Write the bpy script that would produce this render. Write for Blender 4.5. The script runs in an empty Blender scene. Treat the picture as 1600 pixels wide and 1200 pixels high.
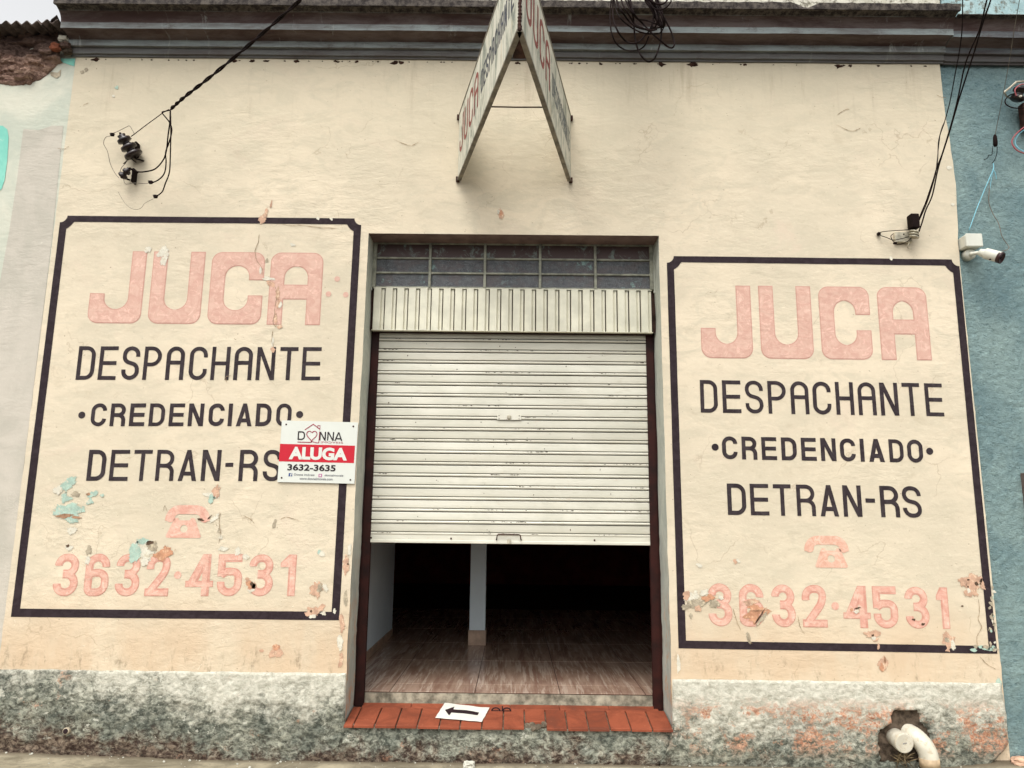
import bpy, math, random
from mathutils import Vector, Matrix, noise
from mathutils.geometry import delaunay_2d_cdt, tessellate_polygon

random.seed(7)
scene = bpy.context.scene
COL = scene.collection

# ------------------------------------------------------------------ camera
FPX = 1155.0                       # focal length in pixels of the 1600 px wide photograph
CAM = Vector((0.0, -5.2, 1.6))
PITCH, ROLL, YAW = math.radians(10.251), math.radians(-0.633), math.radians(0.264)
_R = Matrix.Rotation(YAW, 3, 'Z') @ Matrix.Rotation(PITCH, 3, 'X') @ Matrix.Rotation(ROLL, 3, 'Y')
cam_data = bpy.data.cameras.new('camera')
cam_data.sensor_width = 36.0
cam_data.lens = 36.0 * FPX / 1600.0
cam_data.clip_start = 0.05
cam_data.clip_end = 500
cam = bpy.data.objects.new('camera', cam_data)
COL.objects.link(cam)
_cx, _cy, _cz = _R @ Vector((1, 0, 0)), _R @ Vector((0, 0, 1)), -(_R @ Vector((0, 1, 0)))
cam.matrix_world = Matrix(((_cx.x, _cy.x, _cz.x, CAM.x), (_cx.y, _cy.y, _cz.y, CAM.y), (_cx.z, _cy.z, _cz.z, CAM.z), (0, 0, 0, 1)))
scene.camera = cam

# ------------------------------------------------------------------ light (bright overcast)
SUN_EL, SUN_AZ = math.radians(58), math.radians(200)     # high, a little left of the camera's back
world = bpy.data.worlds.new("World")
scene.world = world
world.use_nodes = True
wn = world.node_tree.nodes
wl = world.node_tree.links
wn.clear()
wo = wn.new('ShaderNodeOutputWorld')
bg = wn.new('ShaderNodeBackground')
sky = wn.new('ShaderNodeTexSky')
sky.sky_type = 'NISHITA'
sky.sun_disc = False
sky.sun_elevation = SUN_EL
sky.sun_rotation = SUN_AZ
sky.air_density = 1.0
sky.dust_density = 4.0
hs = wn.new('ShaderNodeHueSaturation')                    # cloud cover takes the blue out of the sky
hs.inputs['Saturation'].default_value = 0.05
hs.inputs['Value'].default_value = 1.3
wl.new(sky.outputs[0], hs.inputs['Color'])
wl.new(hs.outputs[0], bg.inputs['Color'])
bg.inputs['Strength'].default_value = 0.15
wl.new(bg.outputs[0], wo.inputs['Surface'])
sun_d = bpy.data.lights.new('sun', 'SUN')
sun_d.energy = 0.7
sun_d.angle = math.radians(28)
sun_d.color = (1.0, 0.95, 0.87)
sun = bpy.data.objects.new('sun', sun_d)
COL.objects.link(sun)
_sd = Vector((math.sin(SUN_AZ) * math.cos(SUN_EL), math.cos(SUN_AZ) * math.cos(SUN_EL), math.sin(SUN_EL)))
sun.rotation_euler = _sd.to_track_quat('Z', 'Y').to_euler()

scene.view_settings.view_transform = 'Standard'
scene.view_settings.look = 'None'
scene.view_settings.gamma = 1.0
scene.view_settings.use_curve_mapping = False
scene.view_settings.exposure = 0.62
scene.cycles.max_bounces = 8

# ------------------------------------------------------------------ helpers
def at(px, py, o=0.0):
    """point of the place that stands o metres in front of the shop wall and shows at photo pixel (px, py)"""
    d = _R @ Vector(((px - 800) / FPX, 1.0, -(py - 600) / FPX))
    return CAM + d * ((-o - CAM.y) / d.y)

def lin(c):
    c /= 255.0
    return c / 12.92 if c <= 0.04045 else ((c + 0.055) / 1.055) ** 2.4

def C(r, g, b, k=0.88):
    return (lin(r) * k, lin(g) * k, lin(b) * k, 1.0)

def tag(o, label=None, cat=None, group=None, kind=None):
    if label: o['label'] = label
    if cat: o['category'] = cat
    if group: o['group'] = group
    if kind: o['kind'] = kind
    return o

def empty(name, loc, label, cat, group=None):
    o = bpy.data.objects.new(name, None)
    o.empty_display_size = 0.1
    COL.objects.link(o)
    o.location = loc
    return tag(o, label, cat, group)

def obj(name, verts, faces, mat, parent=None, smooth=False, me=None):
    if me is None:
        me = bpy.data.meshes.new(name)
        me.from_pydata([tuple(v) for v in verts], [], faces)
        me.update()
        me.materials.append(mat)
        if smooth:
            me.polygons.foreach_set('use_smooth', [True] * len(me.polygons))
    o = bpy.data.objects.new(name, me)
    COL.objects.link(o)
    if parent is not None:
        o.parent = parent
        root = Vector((0, 0, 0))
        p = parent
        while p is not None:
            root += p.location
            p = p.parent
        if parent.type == 'EMPTY' or True:
            o.location = -root                     # vertices are written in world coordinates
    return o

class MB:
    """collects shapes into one mesh"""
    def __init__(self):
        self.v, self.f = [], []
    def add(self, vs, fs):
        n = len(self.v)
        self.v += [Vector(a) for a in vs]
        self.f += [tuple(i + n for i in f) for f in fs]
    def box(self, a, b, bev=0.0):
        x0, y0, z0 = (min(a[i], b[i]) for i in range(3))
        x1, y1, z1 = (max(a[i], b[i]) for i in range(3))
        if bev <= 0:
            self.add([(x0, y0, z0), (x1, y0, z0), (x1, y1, z0), (x0, y1, z0), (x0, y0, z1), (x1, y0, z1), (x1, y1, z1), (x0, y1, z1)],
                     [(3, 2, 1, 0), (4, 5, 6, 7), (0, 1, 5, 4), (1, 2, 6, 5), (2, 3, 7, 6), (3, 0, 4, 7)])
            return
        e = bev
        vs, idx = [], {}
        for sx in (0, 1):
            for sy in (0, 1):
                for sz in (0, 1):
                    X, Y, Z = (x0, x1)[sx], (y0, y1)[sy], (z0, z1)[sz]
                    ex, ey, ez = (e, -e)[sx], (e, -e)[sy], (e, -e)[sz]
                    for k, p in enumerate(((X, Y + ey, Z + ez), (X + ex, Y, Z + ez), (X + ex, Y + ey, Z))):
                        idx[(sx, sy, sz, k)] = len(vs)
                        vs.append(p)
        g = lambda sx, sy, sz, k: idx[(sx, sy, sz, k)]
        fs = []
        for s in (0, 1):
            q = [g(s, 0, 0, 0), g(s, 1, 0, 0), g(s, 1, 1, 0), g(s, 0, 1, 0)]
            fs.append(q if s else q[::-1])
            q = [g(0, s, 0, 1), g(1, s, 0, 1), g(1, s, 1, 1), g(0, s, 1, 1)]
            fs.append(q[::-1] if s else q)
            q = [g(0, 0, s, 2), g(1, 0, s, 2), g(1, 1, s, 2), g(0, 1, s, 2)]
            fs.append(q if s else q[::-1])
        for a_ in (0, 1):
            for b_ in (0, 1):
                fs.append([g(a_, b_, 0, 0), g(a_, b_, 1, 0), g(a_, b_, 1, 1), g(a_, b_, 0, 1)])
                fs.append([g(a_, 0, b_, 0), g(a_, 1, b_, 0), g(a_, 1, b_, 2), g(a_, 0, b_, 2)])
                fs.append([g(0, a_, b_, 1), g(1, a_, b_, 1), g(1, a_, b_, 2), g(0, a_, b_, 2)])
                for c_ in (0, 1):
                    fs.append([g(a_, b_, c_, 0), g(a_, b_, c_, 1), g(a_, b_, c_, 2)])
        self.add(vs, fs)
    def tube(self, pts, r, n=7, cap=True):
        pts = [Vector(p) for p in pts]
        rs = r if isinstance(r, (list, tuple)) else [r] * len(pts)
        rings = []
        up = None
        for i, p in enumerate(pts):
            t = (pts[min(i + 1, len(pts) - 1)] - pts[max(i - 1, 0)])
            if t.length < 1e-9: t = Vector((0, 0, 1))
            t.normalize()
            if up is None:
                up = t.orthogonal().normalized()
            up = (up - t * up.dot(t))
            if up.length < 1e-6: up = t.orthogonal()
            up.normalize()
            w = t.cross(up)
            rings.append([p + (up * math.cos(2 * math.pi * k / n) + w * math.sin(2 * math.pi * k / n)) * rs[i] for k in range(n)])
        vs = [v for ring in rings for v in ring]
        fs = []
        for i in range(len(rings) - 1):
            for k in range(n):
                k2 = (k + 1) % n
                fs.append((i * n + k, i * n + k2, (i + 1) * n + k2, (i + 1) * n + k))
        if cap:
            fs.append(tuple(range(n))[::-1])
            fs.append(tuple((len(rings) - 1) * n + k for k in range(n)))
        self.add(vs, fs)
    def lathe(self, prof, origin, axis, n=20):
        """prof: list of (distance along axis, radius)"""
        axis = Vector(axis).normalized()
        u = axis.orthogonal().normalized()
        w = axis.cross(u)
        origin = Vector(origin)
        vs = []
        for d, r in prof:
            for k in range(n):
                a = 2 * math.pi * k / n
                vs.append(origin + axis * d + (u * math.cos(a) + w * math.sin(a)) * max(r, 1e-4))
        fs = []
        for i in range(len(prof) - 1):
            for k in range(n):
                k2 = (k + 1) % n
                fs.append((i * n + k, i * n + k2, (i + 1) * n + k2, (i + 1) * n + k))
        fs.append(tuple(range(n))[::-1])
        fs.append(tuple((len(prof) - 1) * n + k for k in range(n)))
        self.add(vs, fs)
    def build(self, name, mat, parent=None, smooth=False):
        return obj(name, self.v, self.f, mat, parent, smooth)

def spline(pts, n=8):
    """Catmull-Rom through the points"""
    pts = [Vector(p) for p in pts]
    if len(pts) < 3: return pts
    P = [pts[0] * 2 - pts[1]] + pts + [pts[-1] * 2 - pts[-2]]
    out = []
    for i in range(1, len(P) - 2):
        for k in range(n):
            t = k / n
            a, b, c, d = P[i - 1], P[i], P[i + 1], P[i + 2]
            out.append(0.5 * ((2 * b) + (c - a) * t + (2 * a - 5 * b + 4 * c - d) * t * t + (3 * b - a - 3 * c + d) * t ** 3))
    out.append(pts[-1])
    return out

def cable(name, pix, r, mat, parent=None, n=6):
    """tube through (px, py, o) points"""
    m = MB()
    m.tube(spline([at(*p) for p in pix], 7), r, n)
    return m.build(name, mat, parent, True)

# ------------------------------------------------------------------ materials
class NT:
    def __init__(self, name, rough=0.85, spec=0.25, metal=0.0):
        self.m = bpy.data.materials.new(name)
        self.m.use_nodes = True
        self.t = self.m.node_tree
        self.n = self.t.nodes
        self.b = self.n['Principled BSDF']
        self.b.inputs['Roughness'].default_value = rough
        self.b.inputs['Specular IOR Level'].default_value = spec
        self.b.inputs['Metallic'].default_value = metal
        self._pos = None
        self.h = None
    def new(self, t, **kw):
        nd = self.n.new(t)
        for k, v in kw.items(): setattr(nd, k, v)
        return nd
    def link(self, a, b):
        if hasattr(a, 'bl_idname') or hasattr(a, 'is_output'): self.t.links.new(a, b)
        else: b.default_value = a
    def pos(self):
        if self._pos is None: self._pos = self.new('ShaderNodeNewGeometry').outputs['Position']
        return self._pos
    def map(self, sx=1, sy=1, sz=1, off=(0, 0, 0), rot=(0, 0, 0)):
        mp = self.new('ShaderNodeMapping')
        mp.inputs['Scale'].default_value = (sx, sy, sz)
        mp.inputs['Location'].default_value = off
        mp.inputs['Rotation'].default_value = rot
        self.link(self.pos(), mp.inputs['Vector'])
        return mp.outputs[0]
    def xyz(self):
        s = self.new('ShaderNodeSeparateXYZ')
        self.link(self.pos(), s.inputs[0])
        return s.outputs
    def noise(self, scale, detail=4, rough=0.55, vec=None, dist=0.0):
        nd = self.new('ShaderNodeTexNoise')
        nd.inputs['Scale'].default_value = scale
        nd.inputs['Detail'].default_value = detail
        nd.inputs['Roughness'].default_value = rough
        nd.inputs['Distortion'].default_value = dist
        self.link(vec if vec is not None else self.pos(), nd.inputs['Vector'])
        return nd.outputs['Fac']
    def voro(self, scale, vec=None, feature='F1', out='Distance', rnd=1.0):
        nd = self.new('ShaderNodeTexVoronoi', feature=feature)
        nd.inputs['Scale'].default_value = scale
        nd.inputs['Randomness'].default_value = rnd
        self.link(vec if vec is not None else self.pos(), nd.inputs['Vector'])
        return nd.outputs[out]
    def step(self, fac, a, b, lo=0.0, hi=1.0):
        nd = self.new('ShaderNodeMapRange')
        nd.interpolation_type = 'SMOOTHSTEP'
        self.link(fac, nd.inputs['Value'])
        for k, v in (('From Min', a), ('From Max', b), ('To Min', lo), ('To Max', hi)): nd.inputs[k].default_value = v
        return nd.outputs['Result']
    def math(self, op, a, b=None, clamp=False):
        nd = self.new('ShaderNodeMath', operation=op, use_clamp=clamp)
        self.link(a, nd.inputs[0])
        if b is not None: self.link(b, nd.inputs[1])
        return nd.outputs[0]
    def mix(self, fac, a, b, mode='MIX'):
        nd = self.new('ShaderNodeMix', data_type='RGBA', blend_type=mode)
        self.link(fac, nd.inputs[0])
        self.link(a, nd.inputs[6])
        self.link(b, nd.inputs[7])
        return nd.outputs[2]
    def bump(self, h, strength=0.5, dist=0.01):
        nd = self.new('ShaderNodeBump')
        nd.inputs['Strength'].default_value = strength
        nd.inputs['Distance'].default_value = dist
        self.link(h, nd.inputs['Height'])
        if self.h is not None: self.link(self.h, nd.inputs['Normal'])
        self.h = nd.outputs[0]
        self.link(self.h, self.b.inputs['Normal'])
    def color(self, c):
        self.link(c, self.b.inputs['Base Color'])
        return self
    def mask_out(self, fac):
        """where fac is 1 the paint has worn off"""
        tr = self.new('ShaderNodeBsdfTransparent')
        mx = self.new('ShaderNodeMixShader')
        out = [x for x in self.n if x.bl_idname == 'ShaderNodeOutputMaterial'][0]
        self.link(fac, mx.inputs[0])
        self.link(self.b.outputs[0], mx.inputs[1])
        self.link(tr.outputs[0], mx.inputs[2])
        self.link(mx.outputs[0], out.inputs['Surface'])

def plaster_relief(t, k=1.0):
    """hand-trowelled render: broad soft ripples, smooth areas, a few flaky ones"""
    x, y, z = t.xyz()
    t.bump(t.noise(3.2, 3, 0.55, t.map(1, 1, 1.6), 0.5), 0.24 * k, 0.03)
    where = t.step(t.noise(1.3, 3, 0.6, t.map(1, 1, 1, (7, 3, 1))), 0.44, 0.66, 0.15, 1.0)
    t.bump(t.math('MULTIPLY', t.noise(9, 5, 0.6, t.map(1, 1, 2.4, (2, 0, 6)), 0.3), where), 0.50 * k, 0.014)
    # old blistered coats in the lower half of the west panel and round the foot of both
    fl = t.math('MULTIPLY', t.step(z, 1.95, 1.55), t.step(t.noise(2.2, 3, 0.6, t.map(1, 1, 1, (1, 8, 3))), 0.40, 0.56))
    fl = t.math('MULTIPLY', fl, t.step(x, -0.9, -1.3, 0.35, 1.0))
    t.bump(t.math('MULTIPLY', t.step(t.noise(13, 6, 0.72, t.map(1, 1, 1.3, (6, 0, 2)), 0.4), 0.38, 0.64), fl), 0.30 * k, 0.008)
    t.bump(t.noise(50.0, 3, 0.65), 0.16 * k, 0.004)

def flat_mat(name, col, rough=0.6, spec=0.4, metal=0.0, var=0.12, scale=12.0, bump=0.15, ragged=False, flecks=None):
    t = NT(name, rough, spec, metal)
    n1 = t.noise(scale, 5, 0.6)
    dark = tuple(c * (1 - var * 2.2) for c in col[:3]) + (1,)
    lite = tuple(min(1, c * (1 + var)) for c in col[:3]) + (1,)
    cc = t.mix(t.step(n1, 0.3, 0.7), dark, lite)
    if flecks: cc = t.mix(t.step(t.noise(30, 5, 0.75), 0.54, 0.62), cc, flecks)
    t.color(cc)
    if ragged:
        at_ = t.new('ShaderNodeAttribute', attribute_name='core')
        q = t.math('ADD', at_.outputs['Fac'], t.math('MULTIPLY', t.math('SUBTRACT', t.noise(26, 6, 0.75), 0.5), 1.9))
        t.mask_out(t.step(q, 0.30, 0.24))
    if bump: t.bump(t.noise(scale * 6, 3), bump, 0.003)
    return t.m

M = {}
def make_cream():
    t = NT('cream_wall_paint', 0.92, 0.12)
    z = t.xyz()[2]
    big = t.noise(0.9, 4, 0.6)
    mid = t.noise(4.2, 5, 0.65, t.map(1, 1, 1.9), 0.8)
    fine = t.noise(26, 4, 0.7, t.map(1, 1, 1.8))
    c = t.mix(t.step(big, 0.32, 0.68), C(211, 199, 175), C(228, 213, 187))
    c = t.mix(t.step(mid, 0.44, 0.64, 0, 0.7), c, C(207, 196, 172))
    c = t.mix(t.step(t.noise(6, 5, 0.7, t.map(1, 1, 1.4, (8, 8, 8)), 0.4), 0.56, 0.70, 0, 0.35), c, C(190, 176, 150))
    c = t.mix(t.step(t.noise(1.7, 5, 0.7, t.map(1, 1, 1.2, (5, 0, 5)), 1.0), 0.55, 0.75, 0, 0.5), c, C(222, 202, 180))
    c = t.mix(t.step(fine, 0.52, 0.74, 0, 0.35), c, C(240, 228, 202))
    c = t.mix(t.step(fine, 0.42, 0.24, 0, 0.4), c, C(202, 186, 156))
    # top dulled, partly painted cornice shade; rain runs, damp stains low down
    c = t.mix(t.step(z, 3.6, 4.9, 0, 0.40), c, C(200, 190, 164))
    damp = t.math('MULTIPLY', t.step(z, 1.25, 0.62), t.step(t.noise(2.4, 5, 0.65, t.map(1, 1, 0.5)), 0.3, 0.62, 0.35, 1.0))
    c = t.mix(damp, c, C(212, 188, 158))
    grime = t.math('MULTIPLY', t.step(z, 0.86, 0.60), t.step(t.noise(12, 6, 0.75, t.map(1, 1, 0.45), 0.1), 0.52, 0.74))
    c = t.mix(t.math('MULTIPLY', grime, 0.75), c, C(120, 104, 82))
    run = t.math('MULTIPLY', t.step(z, 4.2, 5.05), t.step(t.noise(9, 5, 0.7, t.map(1, 1, 0.10, (3, 0, 0)), 0.1), 0.52, 0.74))
    c = t.mix(t.math('MULTIPLY', run, 0.55), c, C(176, 162, 138))
    # fine specks and scratches
    sp = t.step(t.noise(46, 2, 0.5, t.map(1, 1, 1.5), 0.4), 0.715, 0.76)
    c = t.mix(t.math('MULTIPLY', sp, 0.8), c, C(140, 122, 100))
    chip = t.math('MULTIPLY', t.step(t.noise(13, 6, 0.75, None, 1.0), 0.66, 0.70), t.step(z, 2.7, 1.2))
    c = t.mix(t.math('MULTIPLY', chip, 0.7), c, C(246, 238, 216))
    # hair cracks
    dv = t.new('ShaderNodeVectorMath', operation='ADD')
    nz = t.new('ShaderNodeTexNoise'); nz.inputs['Scale'].default_value = 3.0; nz.inputs['Detail'].default_value = 5
    t.link(t.pos(), nz.inputs['Vector'])
    sc = t.new('ShaderNodeVectorMath', operation='SCALE'); sc.inputs['Scale'].default_value = 0.7
    t.link(nz.outputs['Color'], sc.inputs[0]); t.link(t.pos(), dv.inputs[0]); t.link(sc.outputs[0], dv.inputs[1])
    cr = t.voro(1.5, dv.outputs[0], 'DISTANCE_TO_EDGE')
    crm = t.math('MULTIPLY', t.step(cr, 0.010, 0.002), t.step(t.noise(1.9, 2), 0.52, 0.62))
    c = t.mix(t.math('MULTIPLY', crm, 0.30), c, C(150, 128, 100))
    t.color(c)
    plaster_relief(t, 1.0)
    t.bump(t.math('MULTIPLY', chip, 1.0), 0.5, 0.004)
    return t.m
M['cream'] = make_cream()

def wall_paint(name, a, b, wear=0.70, relief=0.9, streak=0.0):
    """sign-writer's paint on the rendered wall, with its thin and worn places"""
    t = NT(name, 0.85, 0.18)
    n1 = t.noise(16, 5, 0.65, t.map(1, 1, 1.0, (3, 1, 7)), 1.2)
    c = t.mix(t.step(n1, 0.36, 0.66), a, b)
    if streak:
        s2 = t.noise(7, 4, 0.7, t.map(1, 1, 1.0, (9, 4, 2)), 3.5)
        c = t.mix(t.step(s2, 0.54, 0.66, 0, streak), c, tuple(min(1, x * 1.25 + .04) for x in b[:3]) + (1,))
    t.color(c)
    plaster_relief(t, relief)
    w1 = t.noise(38, 4, 0.75, t.map(1, 1, 1.6, (5, 5, 5)))
    t.mask_out(t.step(w1, wear, wear + 0.03))
    return t.m
M['pink'] = wall_paint('faded_red_paint', C(210, 168, 151), C(219, 182, 164), 0.76, 0.9, 0.45)
M['pink_edge'] = wall_paint('faded_red_outline', C(200, 154, 138), C(208, 162, 147), 0.75)
M['pinkn'] = wall_paint('faded_red_number_paint', C(216, 162, 144), C(226, 186, 166), 0.73, 0.9, 0.5)
M['pinkn_edge'] = wall_paint('faded_red_number_outline', C(206, 148, 130), C(214, 166, 148), 0.70)
M['phone_r'] = wall_paint('thin_red_paint', C(216, 166, 144), C(228, 188, 166), 0.66, 0.9, 0.5)
M['black'] = wall_paint('black_sign_paint', C(50, 41, 44), C(66, 58, 60), 0.775, 0.7)
M['line'] = wall_paint('black_frame_paint', C(44, 34, 38), C(56, 46, 50), 0.765, 0.7)
M['p_salmon'] = flat_mat('bare_salmon_render', C(208, 170, 144), 0.95, 0.1, var=0.12, scale=22, bump=0.7, ragged=True, flecks=C(226, 198, 168))
M['p_salmon_solid'] = flat_mat('bare_salmon_render', C(208, 170, 144), 0.95, 0.1, var=0.12, scale=22, bump=0.7)
M['p_orange'] = flat_mat('bare_orange_render', C(204, 152, 120), 0.95, 0.1, var=0.12, scale=22, bump=0.7, ragged=True, flecks=C(222, 180, 148))
M['p_orange_solid'] = flat_mat('bare_orange_render', C(204, 152, 120), 0.95, 0.1, var=0.12, scale=22, bump=0.7)
M['p_white'] = flat_mat('white_filler', C(222, 216, 198), 0.95, 0.1, var=0.06, scale=22, bump=0.7, ragged=True, flecks=C(206, 196, 172))
M['p_white_solid'] = flat_mat('white_filler', C(222, 216, 198), 0.95, 0.1, var=0.06, scale=22, bump=0.7)
M['p_mint'] = flat_mat('old_mint_paint', C(176, 200, 184), 0.9, 0.15, var=0.10, scale=22, bump=0.6, ragged=True, flecks=C(206, 204, 184))
M['p_mint_solid'] = flat_mat('old_mint_paint', C(176, 200, 184), 0.9, 0.15, var=0.10, scale=22, bump=0.6)
M['p_grey'] = flat_mat('bare_grey_mortar', C(178, 166, 144), 0.95, 0.1, var=0.14, scale=22, bump=0.8, ragged=True, flecks=C(206, 192, 164))
M['p_grey_solid'] = flat_mat('bare_grey_mortar', C(178, 166, 144), 0.95, 0.1, var=0.14, scale=22, bump=0.8)
M['p_dark'] = flat_mat('dark_hole', C(98, 80, 66), 1.0, 0.05, var=0.2, scale=30, bump=0.5)
M['p_brown'] = flat_mat('brown_clay', C(176, 138, 110), 0.95, 0.05, var=0.2, scale=30, bump=0.6, ragged=True, flecks=None)
M['p_brown_solid'] = flat_mat('brown_clay', C(176, 138, 110), 0.95, 0.05, var=0.2, scale=30, bump=0.6)
M['mould'] = flat_mat('black_mould', C(72, 52, 44), 1.0, 0.05, var=0.25, scale=30, bump=0.4)
M['crack'] = flat_mat('crack_shadow_dirt', C(168, 146, 118), 1.0, 0.05, var=0.2, scale=20, bump=0.0)

def make_jamb():
    t = NT('grey_jamb_paint', 0.9, 0.15)
    n1 = t.noise(6, 6, 0.7, t.map(1, 1, 0.45), 0.8)
    n2 = t.noise(24, 5, 0.7)
    z = t.xyz()[2]
    c = t.mix(t.step(n1, 0.35, 0.65), C(180, 184, 174), C(204, 206, 192))
    c = t.mix(t.step(n2, 0.55, 0.75, 0, 0.5), c, C(138, 132, 116))
    c = t.mix(t.math('MULTIPLY', t.step(z, 1.6, 0.4), t.step(t.noise(11, 6, 0.75, t.map(1, 1, 0.6, (2, 2, 2))), 0.5, 0.62)), c, C(206, 166, 134))
    t.color(c)
    t.bump(t.noise(30, 5, 0.7), 0.7, 0.01)
    return t.m
M['jamb'] = make_jamb()
M['soffit'] = flat_mat('shaded_soffit_paint', C(128, 108, 102), 0.95, 0.1, var=0.15, scale=7, bump=0.5)  # jamb grey made browner and darker, painting in the shade under the lintel

def make_plinth():
    t = NT('weathered_roughcast', 0.97, 0.08)
    x, y, z = t.xyz()
    n1 = t.noise(1.4, 5, 0.65, None, 0.3)
    n2 = t.noise(6.5, 6, 0.72, None, 0.4)
    n3 = t.noise(24, 6, 0.78, t.map(1, 1, 1.5), 0.5)
    n4 = t.noise(70, 3, 0.7)
    zz = t.math('ADD', z, t.math('MULTIPLY', t.math('SUBTRACT', n1, 0.5), 0.45))
    zz = t.math('ADD', zz, t.math('MULTIPLY', t.math('SUBTRACT', n2, 0.5), 0.60))
    zz = t.math('ADD', zz, t.math('MULTIPLY', t.math('SUBTRACT', n3, 0.5), 0.30))
    zz = t.math('SUBTRACT', zz, t.step(x, -3.5, -1.6, 0.12, -0.03))
    zz = t.math('ADD', zz, t.step(x, 0.9, 1.6, 0.0, 0.11))
    pale = t.mix(t.step(n3, 0.30, 0.66), C(170, 167, 150), C(218, 214, 198))
    green = t.mix(t.step(n3, 0.36, 0.66), C(90, 92, 82), C(178, 178, 160))
    green = t.mix(t.step(t.noise(4, 6, 0.7, t.map(1, 1, 0.8, (2, 7, 1))), 0.40, 0.66), green, t.mix(t.step(n3, 0.4, 0.6), C(66, 70, 64), C(124, 128, 116)))
    brown = t.mix(t.step(n3, 0.40, 0.66), C(60, 47, 41), C(146, 130, 112))
    c = t.mix(t.step(zz, 0.56, 0.26), pale, green)
    c = t.mix(t.step(zz, 0.20, 0.04), c, brown)
    pits = t.step(t.noise(17, 6, 0.8, t.map(1, 1, 1.6, (4, 4, 4)), 0.5), 0.45, 0.37)
    c = t.mix(t.math('MULTIPLY', pits, t.step(zz, 0.46, 0.15, 0.0, 0.8)), c, C(72, 68, 60))
    scab = t.step(t.noise(12, 6, 0.75, t.map(1, 1, 1.2, (9, 2, 4)), 0.3), 0.60, 0.64)
    c = t.mix(t.math('MULTIPLY', scab, t.step(z, 0.05, 0.2, 0, 0.8)), c, C(206, 204, 188))
    # bare red clay where the coat has gone, mostly east of the door
    om = t.noise(3.6, 6, 0.8, t.map(1, 1, 1.1, (4, 0, 9)), 0.2)
    east = t.step(x, 0.9, 1.3)
    band = t.math('MULTIPLY', t.step(z, 0.48, 0.34), t.step(z, 0.06, 0.18))
    f = t.math('MULTIPLY', t.math('MULTIPLY', t.step(om, 0.46, 0.53), band), east)
    f2 = t.math('MULTIPLY', t.step(om, 0.60, 0.66), 0.7)
    f = t.math('MULTIPLY', t.math('MAXIMUM', f, f2), t.step(n3, 0.40, 0.56))
    clay = t.mix(t.step(n4, 0.4, 0.62), C(166, 114, 88), C(206, 160, 130))
    c = t.mix(f, c, clay)
    c = t.mix(t.step(t.math('ADD', z, t.math('MULTIPLY', n2, 0.10)), 0.10, 0.02, 0, 0.75), c, C(58, 44, 36))
    t.color(c)
    t.bump(n2, 0.5, 0.025)
    t.bump(n3, 0.7, 0.016)
    t.bump(n4, 0.4, 0.006)
    return t.m
M['plinth'] = make_plinth()

ZCN = at(760, 91, .03).z
def make_cornice(name, c0, c1, c2):
    t = NT(name, 0.8, 0.25)
    x, y, z = t.xyz()
    s = t.noise(4, 6, 0.75, t.map(0.35, 1, 2.2), 0.3)
    d = t.noise(2.4, 6, 0.75, t.map(2.6, 1, 0.7, (7, 1, 3)), 0.8)
    f = t.noise(30, 5, 0.8, t.map(0.5, 1, 1))
    c = t.mix(t.step(s, 0.35, 0.65), c0, c1)
    c = t.mix(t.step(d, 0.58, 0.72, 0, 0.85), c, c2)
    c = t.mix(t.step(t.noise(11, 6, 0.8, t.map(0.5, 1, 1.2, (3, 3, 3))), 0.52, 0.70, 0, 0.6), c, C(84, 66, 60))
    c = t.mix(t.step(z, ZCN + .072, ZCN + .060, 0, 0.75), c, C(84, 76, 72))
    # the top lip is bare, lichened cement
    lip = t.step(z, 5.332, 5.342)
    lc = t.mix(t.step(t.noise(22, 6, 0.8), 0.4, 0.62), C(40, 33, 31), C(96, 88, 80))
    c = t.mix(lip, c, lc)
    t.color(c)
    t.bump(f, 0.5, 0.006)
    t.bump(t.noise(7, 5, 0.7, t.map(0.4, 1, 1)), 0.5, 0.01)
    return t.m
M['cornice'] = make_cornice('weathered_grey_cornice', C(122, 120, 118), C(164, 174, 172), C(210, 214, 206))
M['cove'] = make_cornice('shaded_brown_cove_paint', C(74, 56, 52), C(110, 98, 94), C(160, 162, 156))  # browner coves, also darkened to paint in the shade of the undersides
M['cornice_b'] = make_cornice('weathered_teal_cornice', C(92, 88, 90), C(130, 140, 142), C(150, 162, 162))

def make_parapet(name, a, b):
    t = NT(name, 0.9, 0.1)
    n1 = t.noise(8, 6, 0.75, t.map(1, 1, 0.8), 0.8)
    c = t.mix(t.step(n1, 0.35, 0.6), a, b)
    c = t.mix(t.math('MULTIPLY', t.step(t.noise(15, 6, 0.8), 0.5, 0.6), 0.85), c, C(104, 98, 84))
    t.color(c)
    t.bump(n1, 0.6, 0.01)
    return t.m
M['parapet'] = make_parapet('stained_white_parapet', C(186, 182, 164), C(214, 210, 194))
M['parapet_b'] = make_parapet('pale_blue_parapet', C(150, 178, 180), C(176, 202, 202))

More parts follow.
